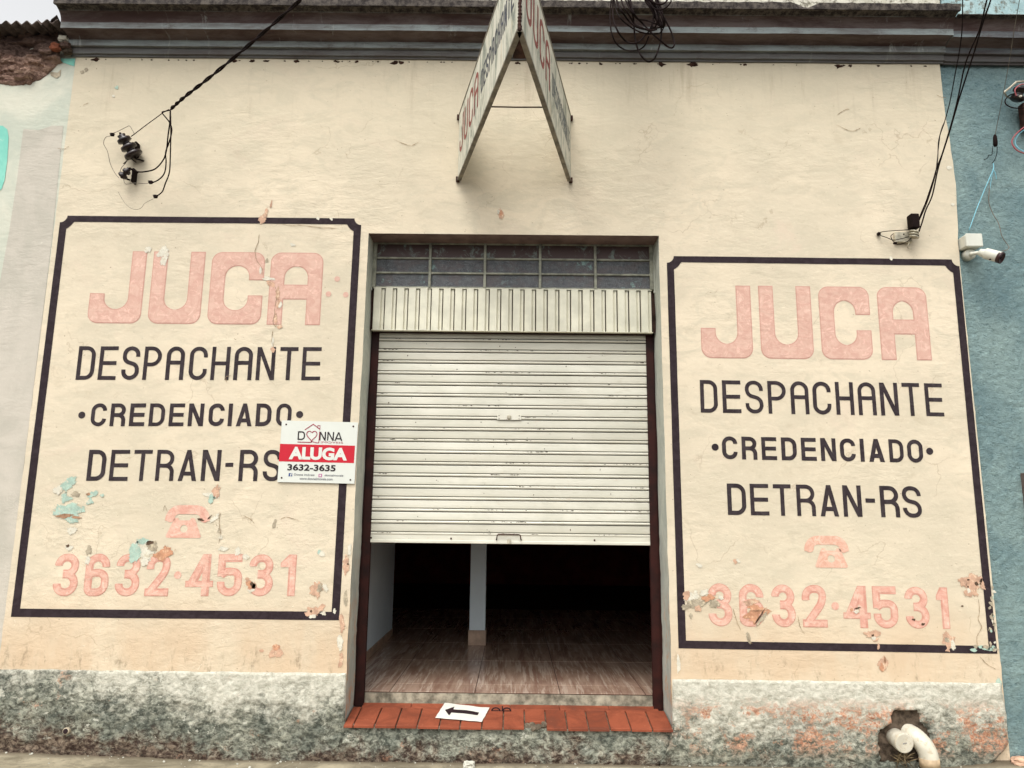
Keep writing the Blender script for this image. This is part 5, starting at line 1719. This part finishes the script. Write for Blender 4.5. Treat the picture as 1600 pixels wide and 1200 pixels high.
def text_on(body, u0, u1, v0, v1, mat, bold=0.0, name='printed_text', o_=.0016):
    cu = bpy.data.curves.new('t', 'FONT')
    cu.body = body; cu.size = 1.0; cu.offset = bold; cu.resolution_u = 4
    tmp = bpy.data.objects.new('t', cu)
    COL.objects.link(tmp)
    bpy.context.view_layer.update()
    dg = bpy.context.evaluated_depsgraph_get()
    me_ = bpy.data.meshes.new_from_object(tmp.evaluated_get(dg))
    vs = [v.co.copy() for v in me_.vertices]; fs = [tuple(p_.vertices) for p_ in me_.polygons]
    COL.objects.unlink(tmp); bpy.data.objects.remove(tmp); bpy.data.meshes.remove(me_)
    if not vs: return
    x0, x1 = min(v.x for v in vs), max(v.x for v in vs); y0, y1 = min(v.y for v in vs), max(v.y for v in vs)
    P, F = place([Vector(((v.x - x0) / (x1 - x0), (v.y - y0) / (y1 - y0))) for v in vs], fs, lambda x, y: uv(u0 + (u1 - u0) * x, v1 + (v0 - v1) * y, o_))
    obj(name, P, F, mat, panel)
text_on('ALUGA', .125, .885, .425, .632, M['s_white'], .05)
text_on('3632-3635', .118, .745, .705, .81, M['s_black'], .03)
text_on('Donna imóveis', .21, .475, .855, .89, M['s_grey'], .012)
text_on('.donnaimoveis', .60, .85, .855, .89, M['s_grey'], .012)
text_on('www.donnaimoveis.com', .285, .715, .915, .955, M['s_grey'], .015)
text_on('IMÓVEIS', .53, .82, .318, .355, M['s_logo'], 0)
def uvglyph(ch, u0, u1, v0, v1, t, mat, ra=False):
    w, h = (u1 - u0) * bw, (v1 - v0) * bh
    v, f = union(glyph(ch, w, h, t, ra))
    P, F = place(v, f, lambda x, y: uv(u0 + x / bw, v1 - y / bh, .0016))
    obj('printed_letter', P, F, mat, panel)
uvglyph('D', .222, .318, .17, .312, .009, M['s_black'])
uvglyph('N', .505, .590, .17, .312, .009, M['s_black'])
uvglyph('N', .608, .695, .17, .312, .009, M['s_black'])
uvglyph('A', .703, .808, .17, .312, .009, M['s_black'])
def uvrib(pts, t, mat, R=.0):
    path = [Vector((u * bw, -v * bh)) for u, v in pts]
    if R: path = rp(path, R, 6)
    v, f = union(ribbon(path, t))
    P, F = place(v, f, lambda x, y: uv(x / bw, -y / bh, .0017))
    obj('printed_mark', P, F, mat, panel)
uvrib([(.31, .145), (.415, .05), (.50, .125)], .006, M['s_logo'])
uvrib([(.475, .10), (.475, .07), (.505, .07), (.505, .145)], .004, M['s_logo'])
hp = []
for k in range(0, 40):
    a = 2 * math.pi * k / 40
    hp.append((.405 + .0042 * 16 * math.sin(a) ** 3, .235 - .0058 * (13 * math.cos(a) - 5 * math.cos(2 * a) - 2 * math.cos(3 * a) - math.cos(4 * a))))
uvrib(hp[2:38] , .006, M['s_logo'])
uvrib([(.225, .348), (.41, .348)], .006, M['s_logo'])
uvrib([(.40, .33), (.47, .352), (.503, .352), (.503, .17)], .005, M['s_logo'])
uvpoly('printed_mark', [[(.140, .852), (.187, .852), (.187, .905), (.140, .905)]], M['s_blue'])
text_on('f', .160, .180, .858, .905, M['s_white'], .05)
uvpoly('printed_mark', [[(.528, .855), (.575, .855), (.575, .908), (.528, .908)]], M['s_pink'])
v, f = union([disc(.5515 * bw, -.8815 * bh, .006)[0]])
P, F = place(v, f, lambda x, y: uv(x / bw, -y / bh, .0018)); obj('printed_mark', P, F, M['s_white'], panel)
for u, v_ in ((.06, .065), (.94, .068), (.052, .93), (.945, .94)):
    m = MB(); m.lathe([(0, .0065), (.002, .006), (.003, .003)], uv(u, v_, 0), (0, -1, 0), 12); m.build('screw', M['rust'], rent)

# ================================================================== west service cable and insulators
sc_ = empty('service_cable', at(266, 172, .3), 'thick twisted black service cable dropping from upper frame edge to looped tails by the insulators', 'cable')
def twisted(pix, r, mat, parent, name, turns):
    c = spline([at(*p) for p in pix], 14)
    for s in (0, 1, 2)[:2]:
        m = MB(); pts = []
        for i, q in enumerate(c):
            t_ = (c[min(i + 1, len(c) - 1)] - c[max(0, i - 1)]).normalized()
            u_ = t_.orthogonal().normalized(); w_ = t_.cross(u_)
            a = turns * 2 * math.pi * i / len(c) + s * math.pi
            pts.append(q + (u_ * math.cos(a) + w_ * math.sin(a)) * r * 1.05)
        m.tube(pts, r, 6); m.build(name, mat, parent, True)
twisted([(620, -130, 2.2), (540, -58, 1.7), (472, -2, 1.3), (400, 61, .95), (335, 115, .66), (290, 150, .45), (267, 170, .32)], .0062, M['cable'], sc_, 'strand', 9)
for pts, r in (([(266, 173, .32), (265.5, 190, .3), (262.5, 212.5, .28), (260, 235, .24), (255, 250, .2), (243, 263.5, .15), (228, 268, .11), (214.5, 268.3, .09), (207, 264, .08)], .0052),
               ([(266, 172, .32), (258, 174, .31), (253.5, 176.5, .3), (264, 190, .3), (268.5, 203.5, .28), (264, 223, .26), (258.8, 238, .23), (259.5, 253, .2), (257.3, 269.5, .17), (249, 280, .14), (237, 286, .12)], .0045),
               ([(266.3, 172, .32), (267, 205, .3), (266.3, 235, .27), (264.8, 268, .22), (258, 287.5, .18), (253.5, 299.5, .16), (245, 306.5, .14)], .0048)):
    cable('cable_tail', pts, r, M['cable'], sc_)
cable('messenger_wire', [(264, 171, .32), (255, 176, .29), (240, 187, .24), (225, 198, .18), (210, 209.5, .12), (205, 213, .08)], .0032, M['cable'], sc_)
tw = empty('tail_wire', at(175, 210, .08), 'thin grey wires looping from clip to clip around the two insulators', 'wire')
for pts in ([(210, 209.5, .12), (207, 203.5, .11), (202.5, 196.8, .1), (196.5, 199, .1), (187.5, 203.5, .09), (178.5, 207.5, .08), (172, 208.5, .08)],
            [(177, 212, .08), (172.5, 212.5, .08), (165, 214.8, .07), (162, 224.5, .06), (168, 236.5, .06), (172.5, 256, .05), (180, 271, .05), (186, 278, .05)],
            [(191, 276, .06), (192.8, 279, .06), (196.5, 287.5, .07), (210, 286, .08), (228, 286.8, .1), (233, 285, .11)],
            [(201, 246, .07), (197, 254, .06), (190, 262, .05), (187, 270, .05)]):
    cable('wire', pts, .0022, M['cable_grey'], tw, 5)
cable('wire', [(241, 310, .13), (226.5, 317.5, .1), (220.5, 325, .08), (210, 327.3, .06), (198, 320.5, .05), (190.5, 310, .04), (184.5, 299.5, .03)], .0014, M['cable_grey'], tw, 5)
for px, py, o_ in ((175.5, 210.3, .08), (235.4, 284.8, .12), (243, 307, .14)):
    m = MB(); c = at(px, py, o_); m.box(c - Vector((.014, .010, .012)), c + Vector((.014, .010, .012)), .004)
    m.tube([c + Vector((-.02, 0, .010)), c + Vector((.018, 0, .004))], .004, 6); m.build('clip', M['cable'], tw)
def insulator(name, px, py, label, rad, hgt, tilt, discs, parent=None):
    c = at(px, py, .085)
    e = empty(name, at(px, py, 0), label, 'insulator')
    ax = Vector((math.sin(tilt), -.35, math.cos(tilt))).normalized()
    m = MB()
    prof = []
    for k in range(discs):
        b = -hgt / 2 + hgt * k / discs
        s = hgt / discs
        rk = rad * (1 - .12 * k)
        prof += [(b, rk * .55), (b + s * .15, rk), (b + s * .5, rk * .96), (b + s * .7, rk * .5)]
    prof += [(hgt / 2, rad * .45)]
    m.lathe(prof, c, ax, 18)
    m.build('porcelain_body', M['porcelain'], e, True)
    m = MB()
    m.tube([c - ax * hgt * .62, c + ax * hgt * .62], .006, 8)
    m.box(c + Vector((.028, .03, -.055)), c + Vector((.045, .085, .055)), .003)
    m.tube([c - ax * hgt * .6, c - ax * hgt * .6 + Vector((.035, .06, .01))], .007, 6)
    m.tube([c + ax * hgt * .6, c + ax * hgt * .6 + Vector((.03, .06, -.01))], .007, 6)
    m.build('bracket', M['cable'], e)
    return e, c
insulator('insulator', 200, 228, 'larger dark ribbed insulator with three discs, upper of the pair on the cream wall', .068, .175, -.55, 3)
e2, c2 = insulator('insulator', 196, 270, 'smaller dark insulator, lower of the pair on the cream wall, beneath the three-disc one', .034, .085, .9, 2)
m = MB(); m.tube([at(204, 247, .05), at(213, 254, .02)], .004, 6); m.tube([at(202, 248, .05), at(193, 256, .04)], .004, 6); m.build('bent_pin', M['cable'], e2)

# ================================================================== coil of spare cable in front of the cornice
coil = empty('cable_coil', at(1000, 20, .5), 'tangled coil of spare black cable hanging in loops in front of the cornice', 'cable')
K = lambda L_, o0=.5: [(940 + x / 10.9, y / 10.9, o0 + .05 * math.sin(i * 1.1 + x * .01)) for i, (x, y) in enumerate(L_)]
LO = [
    [(480, -700), (300, -450), (190, -150), (150, 150), (145, 350), (170, 560), (250, 740), (380, 840), (520, 865), (650, 840), (740, 765), (800, 620)],
    [(500, -700), (330, -400), (210, -100), (190, 150), (205, 350), (280, 540), (400, 690), (520, 740), (640, 710), (740, 600), (800, 540), (900, 350)],
    [(480, -600), (420, -200), (450, 0), (520, 200), (550, 400), (565, 600), (610, 820), (690, 970), (790, 1050), (880, 1020), (930, 940), (990, 760), (1020, 560), (1005, 420)],
    [(420, -600), (260, -300), (215, -50), (240, 150), (330, 320), (480, 450), (640, 540), (800, 575), (950, 575), (1010, 545), (1060, 420), (1000, 100), (860, -200)],
    [(450, -600), (300, -300), (255, -80), (280, 80), (350, 200), (460, 350), (600, 460), (780, 500), (900, 480), (1010, 450), (1040, 300), (980, 60), (850, -200)],
    [(540, -500), (480, -100), (545, 220), (700, 400), (850, 560), (1000, 690), (1120, 790), (1200, 815), (1240, 760), (1230, 680), (1180, 530), (1080, 330), (1000, 180), (900, -50), (800, -300)],
    [(520, -500), (400, -100), (480, 150), (600, 310), (780, 350), (930, 410), (1010, 440), (1075, 430), (1060, 300), (960, 90), (820, -200)],
    [(620, -500), (760, -120), (860, 40), (910, 180), (945, 300), (940, 400), (900, 470), (860, 430), (890, 250), (900, 50)],
    [(640, -500), (780, -100), (900, 60), (1000, 230), (1055, 370), (1060, 460), (1000, 420), (950, 200), (860, 0)],
    [(900, -400), (1150, -160), (1185, 0), (1130, 100), (1050, 155), (950, 165), (870, 120), (800, 30), (700, -40), (600, -300)],
    [(900, -300), (1080, -150), (1120, -20), (1060, 60), (960, 72), (880, 40), (700, -60)],
    [(430, -550), (330, -250), (330, -40), (380, 120), (470, 260), (560, 400), (700, 480), (830, 520), (940, 500)],
]
for i, L_ in enumerate(LO):
    cable('loop', K(L_, .5 + .012 * i), 0.0064 if i % 3 else .0052, M['cable'] if i not in (3, 7, 11) else M['cable'], coil)
m = MB()
for k in range(6):
    m.tube(spline([at(1000 + k * 2.2, -60, .5), at(1003 + k * 2.4, -25, .52), at(1008 + k * 2.2, 0, .52), at(1016 + k * 1.6, 12, .53), at(1022 + k * 1.2, 24, .53), at(1030 + k, 40, .53)], 6), .0062, 6)
m.build('bundle', M['cable'], coil, True)

# ================================================================== east cables
ec = empty('service_cable', at(1500, 150, .3), 'long black cable strands crossing the boundary between the cream and teal walls', 'cable')
cable('strand', [(1566, -60, 1.5), (1548, 0, 1.2), (1535, 38, 1.0), (1522, 82, .8), (1500, 150, .55), (1483, 208, .38), (1466.7, 260, .24), (1456.7, 305, .16), (1446.7, 328, .12), (1440, 350, .09), (1435, 363, .08), (1429, 371, .07)], .0048, M['cable'], ec)
cable('strand', [(1560, -60, 1.5), (1542, 0, 1.2), (1531, 45, .98), (1517, 77, .8), (1507, 105, .68), (1497, 152, .52), (1488, 188, .42), (1474, 235, .3), (1464, 262, .24), (1458, 282, .2), (1447, 315, .14), (1438, 337, .1), (1434, 352, .08)], .0046, M['cable'], ec)
cable('strand', [(1504, -40, 1.1), (1504, 10, .95), (1502, 60, .75), (1492, 118, .55), (1484, 160, .43), (1476, 190, .34), (1467, 218, .28), (1465, 250, .22), (1461, 275, .18), (1449, 315, .13), (1436, 345, .09)], .0034, M['cable'], ec)
cable('strand', [(1478, 185, .36), (1470, 205, .3), (1466, 235, .25), (1462, 270, .19)], .0030, M['cable_grey'], ec)
rk = empty('cable_clamp', at(1410, 370, 0), 'steel clamp plate with a black block and bent wire ends fixed beside the painted frame', 'bracket')
m = MB(); c = at(1427, 347, .07); m.box(c - Vector((.032, .035, .055)), c + Vector((.030, .03, .055)), .006); m.build('clamp_block', M['cable'], rk)
m = MB()
for k in range(3): m.lathe([(-.006, .028), (0, .036), (.006, .028)], at(1428, 362 + k * 4, .07), (.25, -.2, 1), 16)
m.build('clamp_ring', M['steel'], rk, True)
m = MB(); m.lathe([(-.012, .030), (.012, .026)], at(1429, 369, .065), (.25, -.2, 1), 16); m.build('clamp_foot', M['cable'], rk, True)
m = MB(); a_, b_ = at(1396, 363, .012), at(1423, 381, .002); m.box((a_.x, -.03, b_.z), (b_.x, -.004, a_.z), .006); m.build('clamp_plate', M['steel'], rk)
m = MB(); m.lathe([(0, .014), (.01, .014), (.014, .008)], at(1372.5, 366, .01), (0, -1, 0), 14); m.build('wall_screw', M['cable'], rk)
m = MB(); m.lathe([(0, .005), (.006, .004)], at(1412, 366, .03), (0, -1, 0), 10); m.build('bolt', M['cable'], rk)
for pts in ([(1373, 364, .03), (1380, 362, .04), (1395, 360.5, .05), (1412, 359.5, .05), (1424, 358.5, .06)],
            [(1374, 367.5, .03), (1385, 371, .04), (1396, 375, .05), (1408, 373, .06), (1420, 370, .06)],
            [(1396, 365, .04), (1392, 369, .05), (1395, 376, .05), (1402, 382, .05), (1412, 380, .06), (1422, 374, .06), (1424, 367, .06)],
            [(1421, 378, .03), (1419, 384, .03), (1419, 388, .02), (1425, 389, .02)]):
    cable('bent_wire', pts, .0028, M['cable'] if pts[0][0] < 1420 else M['steel'], rk)
m = MB(); c = at(1398.5, 380, .05); m.box(c - Vector((.012, .008, .008)), c + Vector((.012, .008, .008)), .003); m.build('wire_clip', M['cable'], rk)

lw = empty('overhead_wire', at(1555, 210, .1), 'single thin wire slanting down to a small black connector on the teal wall', 'wire')
cable('wire', [(1604, -60, 1.2), (1593, 0, .95), (1585, 45, .7), (1578, 90, .5), (1567, 150, .28), (1558, 195, .13), (1555, 210, .1)], .0022, M['cable_grey'], lw, 5)
m = MB(); m.lathe([(-.045, .010), (-.03, .016), (.0, .015), (.035, .013), (.05, .007)], at(1555, 220, .08), (.05, 0, 1), 10); m.build('connector', M['cable'], lw, True)
cable('wire', [(1551.5, 228, .08), (1550.5, 236, .06), (1549.5, 242, .05), (1545, 242.5, .03), (1543, 247, .02), (1537, 250, 0)], .0024, M['cable'], lw, 5)
cable('wire', [(1558, 229, .08), (1557.5, 240, .05), (1554, 250, .03), (1550, 255, .0)], .0024, M['cable'], lw, 5)
bc = empty('tie_cord', at(1552, 260, 0), 'pale blue plastic cord running from the knot down to the junction box', 'cord')
cable('cord', [(1552, 255, .01), (1552, 264, .02), (1544, 283, .02), (1527, 324, .01), (1514, 360, 0)], .0032, M['cable_blue'], bc, 5)
cable('cord', [(1551, 264, .02), (1555, 270, .02), (1557, 280, .01)], .003, M['cable_blue'], bc, 5)
cable('cord', [(1553, 262, .01), (1549, 280, .01), (1546.5, 297, .0)], .0022, M['cable_blue'], bc, 5)
gw = cable('wire', [(1546.5, 290, .0), (1545, 315, .0), (1551, 333, .0), (1560.7, 350, .01), (1565.5, 369, .02), (1574, 382, .02), (1576.5, 387, .03), (1572, 391, .03), (1566, 392, .04)], .003, M['cable_grey'])
tag(gw, 'slim grey wire curving down the teal wall to the front of the security camera', 'wire')

# insulator at the frame edge
ei = empty('insulator', at(1592, 150, 0), 'dark spool insulator in a pale strap on the teal wall beside the frame edge', 'insulator')
c = at(1592, 147, .09)
m = MB(); m.lathe([(-.05, .035), (-.04, .05), (-.02, .048), (-.012, .03), (.012, .03), (.02, .048), (.04, .05), (.05, .035)], c, (.3, -.3, 1), 20); m.build('porcelain_body', M['porcelain'], ei, True)
m = MB()
m.tube([at(1569, 144, .10), at(1577, 138, .11), at(1588, 128, .12), at(1604, 127, .12)], .008, 6)
m.tube([at(1569, 144, .10), at(1573, 151, .06), at(1580, 154, .02)], .006, 6)
m.build('strap', M['steel'], ei)
m = MB(); m.lathe([(0, .009), (.012, .007)], at(1594, 151, .14), (0, -1, 0), 10); m.build('bolt', M['pvc'], ei)
m = MB(); m.box(at(1598, 160, .06), at(1612, 205, .0), .003); m.build('bracket', M['rust'], ei)
for pts, mt_ in (([(1610, 160, .1), (1600, 168.5, .11), (1584, 168.5, .1), (1573, 164, .09), (1570.5, 157, .08), (1577, 149, .08), (1586, 146, .12)], 'cable'), ([(1612, 133, .15), (1596, 132, .15), (1586, 140, .15), (1588, 150, .14)], 'cable_red')):
    cable('wire_loop', pts, .0045, M[mt_], ei)
rw = empty('wire', at(1590, 220, 0), 'faded red and blue wire loop hanging below the spool insulator', 'wire')
cable('loop', [(1612, 190, .06), (1600, 199, .06), (1587, 210, .05), (1581, 222, .04), (1588, 234, .04), (1600, 239.5, .04), (1615, 243, .04)], .0048, M['cable_red'], rw)
cable('loop', [(1612, 194, .05), (1600, 203, .05), (1591, 211, .04), (1586, 222, .03), (1592, 232, .03), (1604, 238, .03)], .0035, M['cable_blue'], rw)

# junction box and security camera
jb = empty('junction_box', at(1519, 376, 0), 'square white plastic junction box on the teal wall above the security camera', 'box')
a_, b_ = at(1507, 366.5, .07), at(1533, 386, .07)
m = MB(); m.box((a_.x, -.075, b_.z), (b_.x + .004, .02, a_.z), .008); m.build('box_body', M['plastic_w'], jb)
m = MB(); m.box((a_.x - .003, -.090, b_.z - .003), (b_.x + .007, -.0755, a_.z + .003), .006); m.build('box_lid', M['plastic_w'], jb)
sc2 = empty('security_camera', at(1515, 398, 0), 'white bullet security camera with a dark red face on a round wall mount', 'camera')
mc = at(1515, 397.5, .02)
m = MB(); m.lathe([(-.04, .040), (.012, .040), (.02, .034), (.026, .018)], mc, (0, -1, 0), 26); m.build('mount', M['plastic_w'], sc2, True)
k0, k1 = at(1517, 397, .06), at(1531, 394.5, .11)
m = MB(); m.tube([mc + Vector((0, -.02, 0)), k0, k1, at(1535, 396, .12)], [.014, .015, .012, .012], 12); m.build('arm', M['plastic_w'], sc2, True)
h0, h1 = at(1531, 394, .12), at(1559, 401.5, .20)
ax = (h1 - h0); Lh = ax.length
m = MB(); m.lathe([(-.005, .015), (0, .024), (.02, .029), (Lh * .5, .032), (Lh, .035)], h0, ax, 22); m.build('housing', M['plastic_w'], sc2, True)
m = MB(); m.lathe([(Lh * .3, .037), (Lh * .32, .039), (Lh + .016, .040), (Lh + .020, .038)], h0 + Vector((0, 0, .002)), ax, 22); m.build('sun_hood', M['plastic_w'], sc2, True)
m = MB(); m.lathe([(Lh + .004, .041), (Lh + .030, .041), (Lh + .031, .036), (Lh + .02, .030)], h0, ax, 22); m.build('face_ring', M['plastic_r'], sc2, True)
m = MB(); m.lathe([(Lh + .018, .012), (Lh + .026, .010)], h0, ax, 14); m.build('lens', M['ink'], sc2, True)
q = h0.lerp(h1, .62) + Vector((0, -.012, -.036))
m = MB(); m.box(q - Vector((.022, .008, .004)), q + Vector((.022, .008, .004)), .002); m.build('adjuster', M['ink'], sc2)

mb_ = empty('meter_box', at(1606, 780, 0), 'grey metal meter box on the teal wall cut off by the frame edge', 'box')
a_, b_ = at(1597.5, 739, .0), at(1650, 822, .0)
m = MB(); m.box((a_.x, -.03, b_.z), (b_.x, .03, a_.z), .004); m.build('box_frame', M['fibro'], mb_)
m = MB(); m.box((a_.x + .012, -.038, b_.z + .012), (b_.x - .012, -.0305, a_.z - .012), .003); m.build('box_door', M['teal'], mb_)

# ================================================================== drain pipes in the plinth
dp = empty('drain_pipe', at(1397, 1151, 0), 'short white drain stub closed by a round cap poking from the plinth', 'pipe')
c = at(1397.5, 1151, 0)
m = MB(); m.lathe([(-.06, .056), (.055, .056), (.06, .058), (.085, .058)], c, (.05, -1, -.08), 32); m.build('pipe_stub', M['pvc'], dp, True)
m = MB(); m.lathe([(.078, .0615), (.113, .0615), (.118, .058), (.119, .052)], c, (.05, -1, -.08), 32); cp = m.build('pipe_cap', M['pvc'], dp, False)
cc = c + Vector((.05, -1, -.08)).normalized() * .1195
m = MB()
for k in range(3): m.box(cc + Vector((-.012 + k * .009, -.001, -.004 + k * .002)), cc + Vector((-.006 + k * .009, .001, .002 + k * .002)))
m.build('embossed_mark', M['s_grey'], dp)
de = empty('drain_elbow', at(1428, 1150, 0), 'white curved drain elbow turning down to the pavement beside the capped stub', 'pipe')
p0 = at(1420, 1146, 0)
path = [p0 + Vector((-.01, .06, .01)), p0 + Vector((0, .0, .004)), p0 + Vector((.018, -.050, -.008)), p0 + Vector((.045, -.085, -.045)), p0 + Vector((.062, -.098, -.09)), p0 + Vector((.068, -.10, -.135))]
m = MB(); m.tube(spline(path, 6), .058, 28); m.build('elbow', M['pvc'], de, True)
m = MB(); m.tube([p0 + Vector((.067, -.0995, -.118)), p0 + Vector((.068, -.10, -.175))], .0605, 28); m.build('elbow_rim', M['pvc_dirty'], de, True)
m = MB()
rr = random.Random(21)
for k in range(26):
    c = at(1415 + rr.uniform(-14, 14), 1186 + rr.uniform(-8, 6), rr.uniform(.03, .10))
    d = Vector((rr.uniform(-1, 1), rr.uniform(-.5, .5), rr.uniform(-.6, .6))).normalized() * rr.uniform(.02, .055)
    m.tube([c - d, c + Vector((0, 0, rr.uniform(0, .01))), c + d], [.001, .0035, .001], 5)
tag(m.build('debris', M['twig']), kind='stuff')

# ================================================================== small things
pts = [(695, 1098.5), (765, 1107), (752.5, 1128.5), (680, 1122)]
zS = lambda x, o_: TZ(x, o_) + .004
def on_slope(px, py):
    lo, hi = -.3, .08
    for _ in range(30):
        mid = (lo + hi) / 2
        q = at(px, py, mid)
        if q.z > zS(q.x, mid): hi = mid
        else: lo = mid
    # nearer points show lower, so search the surface along the ray
    best = min((abs(at(px, py, o_).z - zS(at(px, py, o_).x, o_)), o_) for o_ in [-.3 + .002 * k for k in range(190)])[1]
    return at(px, py, best), best
PC = [on_slope(*q)[0] for q in pts]
ps = empty('paper_sheet', PC[3], 'sheet of white paper with a bold black arrow lying on the red sill tiles', 'paper')
def pq(u, v, lift=.0):
    a = PC[0].lerp(PC[1], u); b = PC[3].lerp(PC[2], u)
    p_ = a.lerp(b, v)
    w = .003 * noise.noise(Vector((u * 3, v * 3, 1)))
    if u > .9 and v < .3: w += .004
    return p_ + Vector((0, 0, .002 + lift + abs(w)))
n = 14
vs = []
for j in range(n + 1):
    for i in range(n + 1):
        u, v = i / n, j / n
        du = .012 * noise.noise(Vector((v * 6, 0, 2))) if i in (0, n) else 0
        dv = .025 * noise.noise(Vector((u * 6, 5, 2))) if j in (0, n) else 0
        vs.append(pq(u + du, v + dv))
fs = [(j * (n + 1) + i, (j + 1) * (n + 1) + i, (j + 1) * (n + 1) + i + 1, j * (n + 1) + i + 1) for j in range(n) for i in range(n)]
obj('sheet', vs, fs, M['paper'], ps)
arrow = [[(.10, .47), (.26, .20), (.27, .38), (.55, .34), (.84, .40), (.84, .60), (.55, .58), (.27, .60), (.26, .80)]]
from mathutils.geometry import tessellate_polygon as _tp
av = [Vector((a, b, 0)) for a, b in arrow[0]]
tris = _tp([av])
vs = [pq(a.x, a.y, .0016) for a in av]
F = []
for t_ in tris:
    nn = (vs[t_[1]] - vs[t_[0]]).cross(vs[t_[2]] - vs[t_[0]])
    F.append(tuple(t_) if nn.z > 0 else tuple(t_)[::-1])
obj('arrow', vs, F, M['ink'], ps)

def ground_at(px, py):
    best = min((abs(at(px, py, .005 * k).z - ground_z(at(px, py, .005 * k).x, -.005 * k)), .005 * k) for k in range(-10, 200))[1]
    return at(px, py, best)
g = ground_at(733, 1198)
tag(lumpy(g + Vector((0, 0, .008)), (.045, .05, .026), 2, 'stone', M['stone']), 'pale flat stone lying on the pavement in front of the sill', 'stone')
g = ground_at(1592, 1192)
tag(lumpy(g + Vector((.03, 0, .01)), (.10, .05, .035), 11, 'rubble_slab', M['p_salmon_solid']), 'pale sandy slab of broken paving at the foot of the teal wall', 'stone')
g = ground_at(1572, 1180)
tag(lumpy(g + Vector((0, 0, .006)), (.035, .03, .020), 14, 'rubble_chunk', M['rubble']), 'small dark brown chunk of brick between the plinth end and the sandy slab', 'stone')
m = MB()
rr = random.Random(33)
for k in range(90):                                  # grit along the foot of the wall
    x = rr.uniform(-3.4, 3.3); y = -.045 - .16 * rr.random() ** 1.5
    s = .003 + .007 * rr.random() ** 3
    m.lathe([(-s * .5, s * .5), (0, s), (s * .5, s * .6)], Vector((x, y, ground_z(x, y) + s * .3)), (rr.uniform(-.4, .4), rr.uniform(-.4, .4), 1), 6)
tag(m.build('gravel', M['stone']), kind='stuff')
